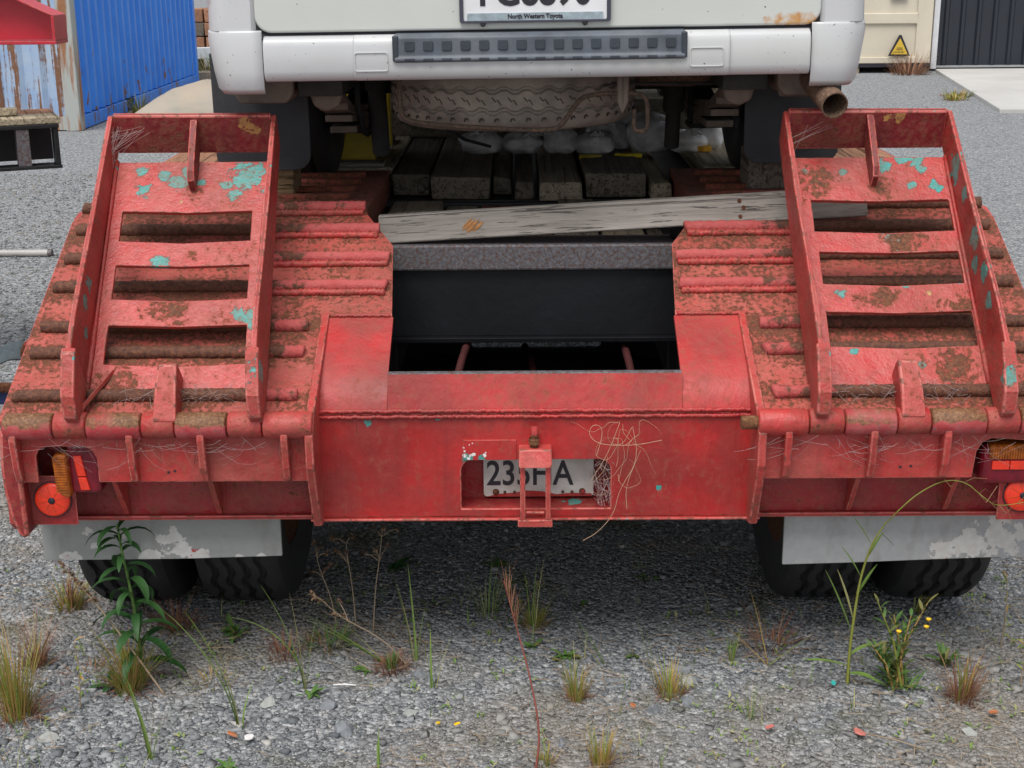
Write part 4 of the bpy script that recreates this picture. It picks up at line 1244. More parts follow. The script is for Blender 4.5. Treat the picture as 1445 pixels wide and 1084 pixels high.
# ------------------------------------------------------------------ cargo on the deck
def leanboard():
    o = thing('loose_board', 'long weathered grey board lying across the gap between the ramps', 'board', (-.418, .615, 1.010))
    d = Vector((.900, .560, 1.0890)) - Vector((-.418, .615, 1.010))
    L_ = d.length
    mb = MB()
    n = 24
    vv, ff = [], []
    for q in range(n + 1):
        x = L_ * q / n
        wob = 0
        ch = .006 if q in (0, n) else 0
        for (yy, zz) in ((.0, .004), (.003, 0), (.024, 0), (.055, .070), (.052, .074), (.030, .073)):
            vv.append((x, yy + wob + .006 * (zz > .05) * 0, zz + wob))
    for q in range(n):
        for e in range(6):
            ff.append((q * 6 + e, q * 6 + (e + 1) % 6, q * 6 + 6 + (e + 1) % 6, q * 6 + 6 + e))
    ff.append(tuple(range(6)))
    ff.append(tuple(n * 6 + e for e in reversed(range(6))))
    b = mb.add(vv, ff).build('plank', M['board'], o, bevel=.002)
    o.rotation_euler = (0, -math.asin(d.z / L_), math.atan2(d.y, d.x))
    # fresh splintered knot and old nail holes
    def face(x, z):                   # point on the leaning front face
        t = z / .073
        return (x, -.0015 + .030 * t, z)
    mb = MB()
    for q in range(16):
        a = U(-.02, .02)
        zc = .035 + U(-.010, .010)
        x0 = .262 + a
        p0 = Vector(face(x0 - .014, zc - .012))
        p1 = Vector(face(x0 + .014, zc + .012))
        mb.tube([p0, (p0 + p1) / 2 + Vector((0, -.003, 0)), p1], [.0008, .0024, .0006], 4)
    mb.build('splinters', simple('fresh_splinter', (.52, .25, .09), .8, .3, 60, .2), o)
    for x, z in ((.983, .058), (.993, .040), (.983, .018)):
        p_ = face(x, z)
        MB().lathe([(0, -.002), (.005, -.0015), (.006, .001)], 10, lambda a, b_, w: (p_[0] + a, p_[1] + w + b_ * .4, p_[2] + b_)).build('nail_hole', M['rust'], o)
leanboard()
def block(name, label, x0, x1, y0, y1, z0, z1, mat, group=None):
    loc = ((x0 + x1) / 2, (y0 + y1) / 2, z0)
    o = MB().box(x0, x1, y0, y1, z0, z1).build(name, mat, None, org=loc, bevel=.005, jitter=.002)
    o.location = loc
    return tag(o, label, 'wheel chock', group)
block('wheel_chock', 'pale timber block wedged behind the left van wheel', -.80, -.690, .90, 1.06, 1.09, 1.20, M['chockwood'])
block('wheel_chock', 'dark stained timber block wedged behind the right van wheel', .640, .78, .97, 1.12, 1.09, 1.20, M['plank_dark'])

def bag(label, x, y, w, d, h, mat, seed, z=1.088):
    rs = random.Random(seed)
    mb = MB()
    n, m = 22, 14
    vv, ff = [], []
    off = Vector((seed * 3.1, seed * 1.7, 0))
    for i_ in range(m + 1):
        ph = math.pi * i_ / m
        for j_ in range(n):
            th = 2 * math.pi * j_ / n
            se = lambda v_, e: math.copysign(abs(v_) ** e, v_)
            p_ = Vector((se(math.cos(th), .8) * math.sin(ph) ** .7, se(math.sin(th), .8) * math.sin(ph) ** .7, math.cos(ph)))
            q = p_ * 1.6 + off
            r_ = 1 + .26 * mnoise.noise(q) + .18 * abs(mnoise.noise(q * 2.6)) - .16 * abs(mnoise.noise(Vector((th * 3, ph * 1.0, seed))))
            zz = p_.z * h * .5 * r_
            zz = max(zz, -h * .42)
            vv.append((p_.x * w * .5 * r_, p_.y * d * .5 * r_, zz + h * .42))
    for i_ in range(m):
        for j_ in range(n):
            ff.append((i_ * n + j_, i_ * n + (j_ + 1) % n, (i_ + 1) * n + (j_ + 1) % n, (i_ + 1) * n + j_))
    o = thing('sand_bag', label, 'bag', (x, y, z), 'plastic bags lined up under the van', rot=(0, 0, rs.uniform(-.3, .3)))
    b = mb.add(vv, ff).build('bag_body', mat, o, smooth=True)
    su = b.modifiers.new('subdivision', 'SUBSURF')
    su.levels = su.render_levels = 1
    kn = MB()
    a = rs.uniform(0, 6)
    top = Vector((.2 * w * math.cos(a), -.28 * d, h * .72))
    for q in range(6):
        t = rs.uniform(0, 6.28)
        kn.tube([top, top + Vector((math.cos(t) * .02, -.01, .012 + rs.uniform(0, .01))), top + Vector((math.cos(t) * .042, -.018 + rs.uniform(-.01, .01), .006))], [.005, .008, .002], 5)
    kn.build('tied_neck', mat, o, smooth=True)
    return o
bag('leftmost dark grey plastic bag under the van, low and pointed', -.165, 1.83, .155, .15, .085, M['bag'], 1)
bag('second grey bag from the left, sagging in the middle', -.022, 1.83, .145, .15, .080, M['bag'], 2)
bag('third grey bag from the left, with a knotted neck', .115, 1.83, .125, .14, .092, M['bag'], 3)
bag('crumpled pale grey bag just left of the yellow scrap', .232, 1.80, .14, .14, .085, M['bag'], 4)
bag('slumped grey bag partly behind the crumpled pale one', .288, 1.93, .16, .15, .11, M['bag'], 5)
bag('small upright grey bag left of the biggest bag', .355, 1.99, .08, .10, .15, M['bag'], 6)
bag('biggest grey plastic bag, full and rounded, second from right', .43, 1.87, .165, .18, .145, M['bag'], 7)
bag('small white plastic bag next to the shock absorber', .555, 1.83, .14, .14, .085, M['bagwhite'], 8)
bag('rightmost white plastic bag lying on the tan plank', .640, 1.90, .11, .14, .11, M['bagwhite'], 9)
def scrap(name, label, cat, x, y, z, pts, mat, th=.012, rot=0, org=None):
    o = MB().plate(pts, XY, 0, th).build(name, mat, None, bevel=.003, jitter=.002)
    o.location = (x, y, z)
    o.rotation_euler = (0, 0, rot)
    return tag(o, label, cat)
scrap('plastic_scrap', 'yellow scrap with dark marks lying before the crumpled bag', 'scrap', .208, 1.69, 1.085, [(-.035, -.03), (.0, -.045), (.04, -.01), (.045, .02), (-.03, .03)], M['yellowbright'])
scrap('plastic_scrap', 'bright yellow scrap lying in front of the biggest bag', 'scrap', .345, 1.72, 1.085, [(-.05, -.01), (-.01, -.03), (.045, -.02), (.03, .03), (-.045, .035)], M['yellowbright'])
scrap('plastic_scrap', 'small orange yellow scrap against the rightmost white bag', 'scrap', .61, 1.79, 1.094, [(-.03, -.01), (.0, -.022), (.03, -.008), (.025, .015), (-.025, .015)], simple('orange_plastic', (.75, .38, .01), .5, .2, 30, .1), th=.02)
yt = thing('yellow_tray', 'dirty yellow steel tray standing behind the left van wheel', 'tray', (-.64, 1.62, 1.093))
MB().plate([(-.155, 0), (.115, 0), (.118, .085), (.06, .098), (-.03, .112), (-.155, .112)], XZ, 0, .006).build('front_wall', M['yellow'], yt, bevel=.003)
MB().box(-.155, .115, .007, .30, 0, .006).build('tray_floor', M['yellow'], yt)
MB().box(-.155, -.149, .007, .30, .007, .11).build('side_wall', M['yellow'], yt)
MB().box(.109, .115, .007, .30, .007, .085).build('side_wall', M['yellow'], yt)
yj = thing('yellow_jack', 'upright yellow steel bracket seen behind the left leaf spring', 'bracket', (-.63, 2.02, 1.093))
MB().plate([(-.10, 0), (.13, 0), (.13, .26), (.10, .26), (.09, .13), (.07, .13), (.0, .16), (-.03, .26), (-.10, .23)], XZ, 0, .03).build('bracket_plate', M['yellow'], yj, bevel=.005)
MB().box(-.10, .13, .031, .16, 0, .02).build('bracket_foot', M['black'], yj)
pb = thing('steel_offcut', 'dark steel block lying inside the yellow tray', 'steel block', (-.64, 1.75, 1.100))
MB().box(-.08, .10, -.05, .05, 0, .15).build('block', M['underdark'], pb, bevel=.01)
pw = thing('wood_batten', 'thin pale batten lying in front of the yellow tray', 'batten', (-.63, 1.50, 1.093))
MB().box(-.15, .15, -.04, .04, 0, .014).build('strip', M['board'], pw, bevel=.003, jitter=.002)
kf = thing('timber_beam', 'upright rough timber packer behind the right leaf spring', 'timber', (.70, 2.6, 1.094))
MB().box(-.14, .14, -.06, .06, 0, .26).build('packer', M['plank_tan'], kf, bevel=.008, jitter=.003)
cb = thing('timber_crossbeam', 'dark reddish timber beam lying across the deck behind the bags', 'timber', (.2, 2.35, 1.086))
MB().box(-.75, .55, -.06, .06, 0, .13).build('beam', M['plank_dark'], cb, bevel=.008, jitter=.003)

# strap and shackle hanging off the left flank
st = thing('ratchet_strap', 'grey blue strap end with rusty ring beside the left flank of the trailer', 'strap', (-1.33, .30, .76))
wv = []
for q in range(9):
    t = q / 8
    wv.append((-.10 + .13 * t, -.02 + .04 * t, -.02 + .055 * math.sin(t * 2.2)))
mb = MB()
vv, ff = [], []
for q, p_ in enumerate(wv):
    vv += [(p_[0], p_[1] - .02, p_[2] - .016), (p_[0], p_[1] + .02, p_[2] + .02), (p_[0] + .004, p_[1] + .02, p_[2] + .024), (p_[0] + .004, p_[1] - .02, p_[2] - .012)]
for q in range(8):
    for e in range(4):
        ff.append((q * 4 + e, q * 4 + (e + 1) % 4, q * 4 + 4 + (e + 1) % 4, q * 4 + 4 + e))
mb.add(vv, ff).build('webbing', simple('strap_webbing', (.06, .08, .09), .9, .3, 60, .5, 200), st)
ring = [(.035 * math.cos(a_) * .8 + .045, .0, .035 * math.sin(a_) + .03) for a_ in np.linspace(0, 6.283, 17)]
MB().tube(ring, .008, 8, cap=False).build('ring', M['rust_red'], st, smooth=True)
MB().tube([(.05, .02, .0), (.055, .06, .05), (.075, .10, .10)], .006, 6).build('hook', M['rust'], st, smooth=True)
MB().box(-.10, .03, -.045, -.025, -.06, -.035).build('ratchet', M['rust'], st, bevel=.006)
MB().box(-.06, .04, -.02, .0, -.10, -.055).build('strap_loop', simple('blue_web', (.03, .05, .14), .9, .3, 40, .3), st, bevel=.008)

for o_ in bpy.data.objects:                       # cargo stands on the deck, 10 mm above the drawing datum
    if o_.parent is None and 1.08 < o_.location.z < 1.2 and o_.name.split('.')[0] in ('wheel_chock', 'sand_bag', 'plastic_scrap', 'yellow_tray', 'yellow_jack', 'steel_offcut', 'wood_batten', 'timber_beam', 'timber_crossbeam'):
        o_.location.z += .010

# ------------------------------------------------------------------ background of the yard
def corrug_strip(L_, H_, pitch, depth, n_per=4):
    """profile points (along, out) of a trapezoid corrugation"""
    pts = []
    x = 0
    while x < L_ - 1e-6:
        for a, b in ((0, 0), (.28, 0), (.5, depth), (.78, depth)):
            if x + a * pitch <= L_:
                pts.append((x + a * pitch, b))
        x += pitch
    pts.append((L_, 0))
    return pts
def corr_wall(pts, z0, z1, fn):
    mb = MB()
    vv = [fn(a, b, z0) for a, b in pts] + [fn(a, b, z1) for a, b in pts]
    n = len(pts)
    return mb.add(vv, [(i, i + 1, n + i + 1, n + i) for i in range(n - 1)])
k = NM('blue_container_paint')
n = k.noise(2.0, 5, .6)
c = k.mix(k.thr(n, .35, .7), (.022, .19, .72), (.035, .25, .82))
zz = k.sep()[2]
low = k.thr(zz, .2, .9, 1, 0)
rm = k.thr(k.ma('ADD', k.noise(9, 6, .65, vec=k.map((1, 1, .4))), k.ma('MULTIPLY', low, .12)), .69, .72)
c = k.mix(rm, c, (.16, .07, .05))
M['bluec'] = k.fin(c, .45, k.bump(k.noise(1.5, 2), .3, .06))
k = NM('rusty_container_paint')
c = k.mix(k.thr(k.noise(2.5, 5, .6), .35, .7), (.26, .38, .58), (.42, .50, .58))
st_ = k.noise(1.0, 6, .6, vec=k.map((11, 11, .7)))
rm = k.thr(k.ma('ADD', st_, k.ma('MULTIPLY', k.ma('SUBTRACT', k.noise(14, 5, .7), .5), .22)), .52, .57)
rc = k.mix(k.noise(30, 5), (.11, .045, .026), (.26, .13, .07))
c = k.mix(rm, c, rc)
M['rustc'] = k.fin(c, .7)
k = NM('rusty_corner_post')
rm = k.thr(k.noise(1.0, 6, .6, vec=k.map((9, 9, 1.2))), .46, .56)
M['rustpost'] = k.fin(k.mix(rm, (.38, .40, .38), k.mix(k.noise(25), (.22, .085, .04), (.36, .18, .09))), .8)
BC = thing('shipping_container', 'blue corrugated shipping container with rusty pale end and corner post', 'container', (-4.75, 12.2, 0))
BL = 5.9
pts = corrug_strip(BL - .30, 2, .272, -.036)
corr_wall(pts, .16, 2.50, lambda a, b, z: (b - .02, .15 + a, z)).build('side_wall', M['bluec'], BC)
pts = corrug_strip(2.12, 2, .235, .04)
corr_wall(pts, .16, 2.50, lambda a, b, z: (-.16 - a, .02 + b, z)).build('end_wall', M['rustc'], BC)
MB().box(-.16, .0, -.02, .15, 0, 2.6).build('corner_post', M['rustpost'], BC, bevel=.01)
MB().box(-.14, .0, BL - .15, BL, 0, 2.6).build('corner_post', M['bluec'], BC, bevel=.01)
MB().box(-2.44, -2.28, -.02, .15, 0, 2.6).build('corner_post', M['rustpost'], BC, bevel=.01)
MB().box(-2.44, -2.30, BL - .15, BL, 0, 2.6).build('corner_post', M['bluec'], BC, bevel=.01)
MB().box(-.12, -.005, .15, 1.9, .01, .15).build('bottom_rail', M['bluec'], BC, bevel=.005)
MB().box(-.12, -.005, 2.25, BL - .15, .01, .15).build('bottom_rail', M['bluec'], BC, bevel=.005)
MB().box(-.11, -.012, 1.9, 2.25, .11, .15).build('fork_pocket', M['black'], BC)
MB().box(-2.28, -.16, .0, .10, .01, .155).build('end_sill', M['rustpost'], BC, bevel=.005)
MB().box(-2.42, -.02, 0, BL, 2.52, 2.58).build('roof', M['bluec'], BC)
MB().box(-2.42, -2.38, .15, BL - .15, .1, 2.5).build('side_wall', M['bluec'], BC)
MB().box(-2.30, -.12, BL - .08, BL - .02, .1, 2.5).build('end_wall', M['bluec'], BC)

M['redbeam'] = simple('fresh_red_paint', (.50, .020, .040), .4, .15, 4, .05, 30)
RB = thing('steel_gooseneck_beam', 'bright red steel beam with end plate at the upper left', 'steel beam', (-2.0, 3.0, 1.42))
MB().plate([(-3.2, .016), (-.014, .016), (-.014, .112), (-.115, .165), (-.20, .205), (-3.2, .205)], XZ, .05, .062).build('web', M['redbeam'], RB)
MB().box(-3.2, 0, -.03, .14, 0, .014).build('bottom_flange', M['redbeam'], RB, bevel=.002)
MB().box(-.013, .0, -.03, .14, .0145, .118).build('end_flange', M['redbeam'], RB, bevel=.002)
MB().plate([(0, .119), (-.115, .172), (-.20, .218), (-3.2, .218), (-3.2, .206), (-.20, .206), (-.119, .166), (-.012, .1185)], XZ, -.03, .14).build('top_flange', M['redbeam'], RB, bevel=.002)
for x in (-1.6, -2.9):
    MB().box(x, x + .10, .0, .10, -.31, -.0005).build('stand_post', M['redbeam'], RB)

FB = thing('flatbed_frame', 'black steel flatbed frame with timber deck at the left edge', 'trailer frame', (-2.05, 3.05, 0), rot=(0, 0, R(24)))
MB().box(-3.2, 0, -.01, .10, .886, .90).build('bottom_flange', M['black'], FB, bevel=.002)
MB().box(-3.2, 0, -.01, .10, 1.062, 1.078).build('top_flange', M['black'], FB, bevel=.002)
for x, m_ in ((-.012, 'black'), (-.135, 'black'), (-.30, 'black'), (-.45, 'black'), (-.7, 'black'), (-1.0, 'black')):
    MB().box(x - (.045 if x == -.135 else .012), x + .008, -.004, .09, .9005, 1.0615).build('frame_upright', M['steelgrey'] if x == -.135 else M['black'], FB, bevel=.002)
MB().box(-3.2, 0, .33, .40, .886, 1.06).build('inner_rail', M['black'], FB)
for x in (-.6, -1.8, -3.0):
    MB().box(x, x + .07, .10, .33, .93, 1.06).build('bearer', M['black'], FB)
for q in range(2):
    MB().box(-3.25, .01, .0 + q * .2, .195 + q * .2, 1.079, 1.110 + U(-.002, .002)).build('deck_board', M['plank_red'] if q % 3 else M['plank_tan'], FB, bevel=.004)
for x in (-2.4,):
    for y in (.1, .33):
        ty = tyre_mesh(.38, .23, (-.2, .2), False, 'w', None)
        MB().add([(x + p_[1], y + p_[0], p_[2] + .38) for p_ in ty.v], ty.f).build('wheel', M['rubber'], FB, smooth=R(35))
MB().tube([(-2.4, .0, .38), (-2.4, .45, .38)], .05, 12).build('axle', M['black'], FB)
MB().box(-2.45, -2.35, .21, .23, .43, .885).build('axle_mount', M['black'], FB)
MB().tube([(-2.9, .35, .0), (-2.9, .35, .885)], .03, 10).build('support_leg', M['black'], FB)
bt = thing('wood_batten', 'pale timber batten lying on the black flatbed frame', 'batten', (-2.45, 3.03, 1.113), rot=(0, 0, R(20)))
MB().box(-.9, .22, -.03, .03, 0, .03).build('strip', M['plank_tan'], bt, bevel=.003)

# tarpaulin-covered mound
tp = thing('tarpaulin_mound', 'pale beige tarpaulin draped over a low heap by the blue container', 'tarpaulin', (-3.1, 11.2, 0))
mb = MB()
NX, NY = 40, 24
vv, ff = [], []
for i_ in range(NX + 1):
    for j_ in range(NY + 1):
        u, v = i_ / NX, j_ / NY
        x, y = -.92 + 1.84 * u, -.7 + 1.4 * v
        e = (1 - abs(2 * u - 1) ** 3.0) * (1 - abs(2 * v - 1) ** 3.5)
        z = .60 * e ** .45 * (.62 + .38 * min(1, u * 2.2)) + .05 * mnoise.noise(Vector((x * 2.5, y * 3, 1))) * e + .03 * abs(mnoise.noise(Vector((x * 6 + y * 3, y, 4)))) * e
        vv.append((x, y, max(.004, z)))
for i_ in range(NX):
    for j_ in range(NY):
        a = i_ * (NY + 1) + j_
        ff.append((a, a + 1, a + NY + 2, a + NY + 1))
k = NM('beige_tarpaulin')
c = k.mix(k.thr(k.noise(2.2, 4, .6), .35, .7), (.36, .30, .235), (.32, .29, .25))
c = k.mix(k.thr(k.noise(1.6, 5, .6, vec=k.map((1, 1, 3), loc=(3, 0, 0))), .5, .7, 0, .55), c, (.19, .23, .20))
M['tarp'] = k.fin(c, .8, k.bump(k.noise(5, 5), .4, .03))
mb.add(vv, ff).build('sheet', M['tarp'], tp, smooth=True)
gp_ = thing('ground_pipe', 'thin pale metal pipe lying on the gravel at the left edge', 'pipe', (-3.1, 5.45, .0))
MB().tube([(-1.5, 0, .022), (.14, .0, .022)], .022, 10).build('tube', simple('galvanised_pipe', (.42, .40, .38), .5, .2, 10, .1), gp_, smooth=R(50))
MB().tube([(.135, 0, .022), (.16, 0, .022)], .026, 10).build('end_cap', M['steelgrey'], gp_, smooth=R(50))

# clutter in the gap between container and van
ts = thing('timber_stack', 'reddish brown timber stack seen past the end of the blue container', 'timber stack', (-5.0, 21.0, 0))
for q in range(3):
    for r_ in range(3):
        MB().box(-.6 + r_ * .42, -.2 + r_ * .42, -.3, .5, .35 + q * .22, .55 + q * .22).build('beam', M['plank_red'] if random.random() < .65 else M['plank_dark'], ts, bevel=.01, jitter=.01)
for x in (-.5, .5):
    MB().box(x - .1, x + .1, -.3, .5, 0, .345).build('bearer', M['plank_mid'], ts)
wp = thing('white_beam', 'pale painted beam lying in front of the timber stack', 'beam', (-4.6, 20.2, 0), rot=(0, 0, R(20)))
MB().box(-.9, .7, -.06, .06, .24, .42).build('length', simple('pale_paint', (.6, .64, .66), .6, .1, 5, .1), wp, bevel=.01)
for x in (-.7, .5):
    MB().box(x - .07, x + .07, -.1, .1, 0, .239).build('packer', M['plank_mid'], wp)
kb = thing('kerb_sleeper', 'low grey timber kerb lying beside the weeds past the container', 'sleeper', (-4.4, 18.9, 0))
MB().box(-1.2, 1.0, -.1, .1, 0, .12).build('timber', M['plank_mid'], kb, bevel=.01)

# cream container and dark shed on the right
M['cream'] = simple('cream_container_paint', (.60, .54, .43), .55, .08, 1.5, .05, 20, dirt=(.48, .43, .33), dirt_amt=.4)
CC = thing('cream_container', 'cream steel container with a yellow warning triangle', 'container', (5.1, 19.25, 0))
MB().box(-1.2, 1.22, .02, 5.9, .14, 2.6).build('body', M['cream'], CC, bevel=.02)
MB().plate([(-1.2, .145), (1.22, .145), (1.22, 2.6), (-1.2, 2.6)], XZ, -.02, .019, [rrect(-1.0, .98, .24, .74, .02)[::-1], rrect(-1.0, .98, .90, 1.9, .02)[::-1]]).build('end_frame', M['cream'], CC, bevel=.012)
MB().box(-1.2, 1.22, -.03, .02, .09, .138).build('dark_sill', M['ink'], CC)
for x in (-1.0, 0, 1.05):
    MB().box(x - .18, x + .14, .0, .3, 0, .085).build('packer', M['plank_tan'], CC)
sgn_ = thing('warning_sign', 'yellow triangular warning sign with black border on the cream container', 'sign', (5.83, 19.2, .26))
MB().plate([(-.170, 0), (.170, 0), (.018, .315), (-.018, .315)], XZ, .0, .012).build('black_border', M['ink'], sgn_, bevel=.002)
MB().plate([(-.130, .025), (.130, .025), (.0, .268)], XZ, -.004, -.0005).build('yellow_face', simple('sign_yellow', (.62, .42, .04), .5, .1, 10, 0), sgn_)
for w_, z in ((.045, .115), (.05, .09), (.075, .055)):
    MB().box(-w_, w_, -.006, -.0045, z, z + .010).build('text_line', M['ink'], sgn_)
bs = thing('blue_sign', 'small blue rectangular sign high on the cream container', 'sign', (5.78, 19.215, 1.10))
MB().box(-.13, .13, 0, .012, 0, .20).build('face', simple('sign_blue', (.02, .06, .30), .5, .1, 10, 0), bs, bevel=.002)

M['navy'] = simple('dark_navy_cladding', (.014, .018, .028), .45, .2, 2, .05, 20)
SH = thing('dark_shed', 'dark navy shed wall of vertical ribbed cladding beside the cream container', 'shed', (6.52, 19.6, 0))
MB().box(0, 8, .02, 5, .08, 3.2).build('cladding', M['navy'], SH)
for q in range(30):
    x = .12 + q * .252
    MB().plate([(x - .045, .02), (x - .022, -.015), (x + .022, -.015), (x + .045, .02)], lambda u, v, w: (u, v, w), .085, 3.19).build('rib', M['navy'], SH)
MB().box(.0, 8, -.03, .019, .052, .082).build('base_flashing', simple('pale_flashing', (.36, .37, .37), .5, .1, 5, 0), SH)
MB().box(-.09, .0, -.03, .05, .03, 3.2).build('corner_trim', simple('white_trim', (.72, .73, .76), .5, .1, 5, 0), SH, bevel=.01)

# ------------------------------------------------------------------ weeds and grass
M['straw'] = foliage('straw_grass', (.42, .27, .085), (.30, .22, .06), tip=(.20, .26, .04))
M['olive'] = foliage('olive_grass', (.17, .22, .035), (.30, .28, .06), tip=(.38, .24, .08))
M['green'] = foliage('green_grass', (.12, .21, .04), (.19, .27, .07), tip=(.30, .29, .12))
M['dkgreen'] = foliage('dark_leaf', (.018, .065, .016), (.035, .10, .024))
M['leaf'] = foliage('fresh_leaf', (.065, .145, .03), (.11, .19, .045), tip=(.17, .16, .05))
M['brownred'] = foliage('reddish_dry_grass', (.26, .12, .065), (.36, .20, .11), tip=(.18, .07, .05))
M['redstem'] = foliage('dark_red_stem', (.16, .035, .03), (.26, .075, .05))
M['drystem'] = foliage('dry_stem', (.38, .30, .21), (.27, .19, .12))
M['brownhead'] = foliage('dry_seed_head', (.15, .085, .05), (.27, .17, .10))
M['flower'] = simple('yellow_petal', (.80, .52, .01), .6, .1, 30, 0)

def blade(mb, base, az_, lean, L_, w, curl, n=5):
    """tapering ribbon that rises and curls over; has a shallow keel"""
    d = Vector((math.cos(az_), math.sin(az_), 0))
    sd = Vector((-math.sin(az_), math.cos(az_), 0))
    p_ = Vector(base)
    vv, ff = [], []
    a = lean
    for q in range(n + 1):
        t = q / n
        ww = w * (1 - t) ** .7 * .5 + .0002
        up = Vector((0, 0, 1)) * math.sin(a) + d * math.cos(a)
        nrm = sd.cross(up)
        vv += [tuple(p_ - sd * ww), tuple(p_ + nrm * ww * .35), tuple(p_ + sd * ww)]
        p_ = p_ + up * (L_ / n)
        a -= curl / n
    for q in range(n):
        b = q * 3
        ff += [(b, b + 1, b + 4, b + 3), (b + 1, b + 2, b + 5, b + 4)]
    mb.add(vv, ff)
def leaf(mb, base, az_, elev, L_, w, droop=.8, n=6, lob=0):
    d = Vector((math.cos(az_), math.sin(az_), 0))
    sd = Vector((-math.sin(az_), math.cos(az_), 0))
    p_ = Vector(base)
    vv, ff = [], []
    a = elev
    for q in range(n + 1):
        t = q / n
        ww = w * .5 * (math.sin(math.pi * min(1, t * .92 + .06)) ** .75) * (1 + lob * math.sin(t * 19))
        up = Vector((0, 0, 1)) * math.sin(a) + d * math.cos(a)
        nrm = sd.cross(up)
        vv += [tuple(p_ - sd * ww + nrm * -ww * .35), tuple(p_), tuple(p_ + sd * ww + nrm * -ww * .35)]
        p_ = p_ + up * (L_ / n)
        a -= droop / n
    for q in range(n):
        b = q * 3
        ff += [(b, b + 1, b + 4, b + 3), (b + 1, b + 2, b + 5, b + 4)]
    mb.add(vv, ff)
def tuft(label, x, y, n, h, w, mat, name='grass_tuft', spread=.03, lean=(1.0, 1.5), curl=(.2, 1.0), group='grass tufts in the gravel', extra=None, az_=None):
    o = thing(name, label, 'grass', (x, y, 0), group)
    mb = MB()
    for _ in range(n):
        a = U(0, 6.28) if az_ is None else random.gauss(az_, .5)
        r_ = spread * math.sqrt(U(0, 1))
        blade(mb, (r_ * math.cos(a), r_ * math.sin(a), -.005), a, U(*lean), h * U(.45, 1.0), w * U(.7, 1.2), U(*curl))
    mb.build('blades', mat, o, smooth=True)
    if n > 30:
        mb = MB()
        for _ in range(int(n * .8)):
            a = U(0, 6.28)
            r_ = spread * 1.15 * math.sqrt(U(0, 1))
            blade(mb, (r_ * math.cos(a), r_ * math.sin(a), -.003), a + U(-1, 1), U(.25, 1.35), h * U(.15, .5), w * U(.6, 1.0), U(-.6, 2.2))
        mb.build('dead_base', M['brownred'], o, smooth=True)
    if extra:
        mb = MB()
        n2, h2, m2 = extra
        for _ in range(n2):
            a = U(0, 6.28)
            blade(mb, (U(-.01, .01), U(-.01, .01), 0), a, U(1.25, 1.55), h2 * U(.8, 1.05), w * 1.6, U(.1, .5))
        mb.build('green_shoots', m2, o, smooth=True)
    return o
tuft('large straw coloured grass tuft at the far left edge', -1.262, -.145, 150, .26, .0024, M['straw'], spread=.036, lean=(1.2, 1.55), curl=(.1, .5), extra=(24, .26, M['olive']))
tuft('large golden grass tuft in front of the tall dark weed', -1.02, -.02, 150, .20, .0024, M['olive'], spread=.032, lean=(.95, 1.5), curl=(.3, .9), extra=(30, .17, M['straw']))
tuft('reddish dry tuft behind the large straw tuft', -1.30, .115, 80, .17, .0024, M['brownred'], spread=.025, lean=(1.15, 1.5))
tuft('short green and brown tuft left of the mud flap weed', -1.32, .46, 90, .12, .003, M['olive'], spread=.04, extra=(12, .1, M['brownred']))
tuft('sparse green tuft beneath the left mud flap corner', -1.18, .55, 70, .13, .003, M['olive'], spread=.05)
tuft('brown withered tuft at the foot of the tall dark weed', -.985, .33, 90, .13, .0024, M['brownred'], spread=.04, lean=(.6, 1.4))
tuft('small straw tuft in the middle foreground, left of the pair', .100, -.075, 70, .115, .0024, M['straw'], spread=.02, lean=(1.2, 1.5), curl=(.0, .5), extra=(4, .18, M['green']))
tuft('small straw tuft in the middle foreground, right of the pair', .335, -.055, 80, .105, .0024, M['straw'], spread=.028, lean=(1.15, 1.5), curl=(.0, .5))
tuft('straw tuft cut by the bottom edge near the middle', .145, -.375, 70, .11, .0026, M['straw'], spread=.022, lean=(1.2, 1.5), curl=(.0, .4))
tuft('short yellow green stubble left of the bottom straw tuft', .02, -.37, 40, .05, .0026, M['olive'], spread=.018, lean=(1.2, 1.5))
tuft('brown grass tuft right of the yellow flowered weed', 1.048, -.085, 95, .13, .0024, M['brownred'], spread=.032, lean=(1.0, 1.5), curl=(.0, .6), extra=(20, .13, M['straw']))
tuft('wispy green tuft with dry base before the rear panel middle', .0, .33, 80, .09, .0022, M['olive'], spread=.03, lean=(.7, 1.5), extra=(6, .20, M['green']))
tuft('small bright green tuft between the central rocks', .512, .125, 18, .10, .003, M['green'], spread=.012, lean=(1.2, 1.5), curl=(0, .4))
tuft('thin green tuft on the coarse stones right of centre', .515, -.175, 14, .115, .0026, M['green'], spread=.01, lean=(1.2, 1.55), curl=(.0, .4))
tuft('withered low tuft under the left end of the right mud flap', .62, .20, 60, .14, .0022, M['brownred'], spread=.05, lean=(.35, 1.3), curl=(.0, .8))
tuft('green tuft leaning against the outer right tyre', 1.06, .40, 16, .16, .005, M['olive'], spread=.015, az_=.3, lean=(1.0, 1.4), curl=(.6, 1.2))
tuft('short dry tuft left of the dry flower stalks', -.66, .16, 60, .08, .0024, M['brownred'], spread=.04)
tuft('dry clump with a green patch below the dry flower stalks', -.372, .085, 120, .06, .0026, M['brownred'], spread=.035, lean=(.6, 1.5), extra=(30, .05, M['leaf']))
tuft('fine green moss like tuft left of the dry clump', -.55, .22, 90, .07, .004, M['leaf'], spread=.05, lean=(.4, 1.3))
tuft('wispy green tuft leaning just left of the dry red weed', -.13, .40, 26, .17, .0024, M['green'], spread=.03, lean=(1.0, 1.5), curl=(.0, .6))
tuft('low straw tuft in the left foreground stones', -.82, .02, 60, .05, .0026, M['straw'], spread=.05, lean=(.5, 1.4))
tuft('dry stubble along the gravel left of the golden tuft', -1.14, .06, 60, .05, .0026, M['brownred'], spread=.07, lean=(.3, 1.3))
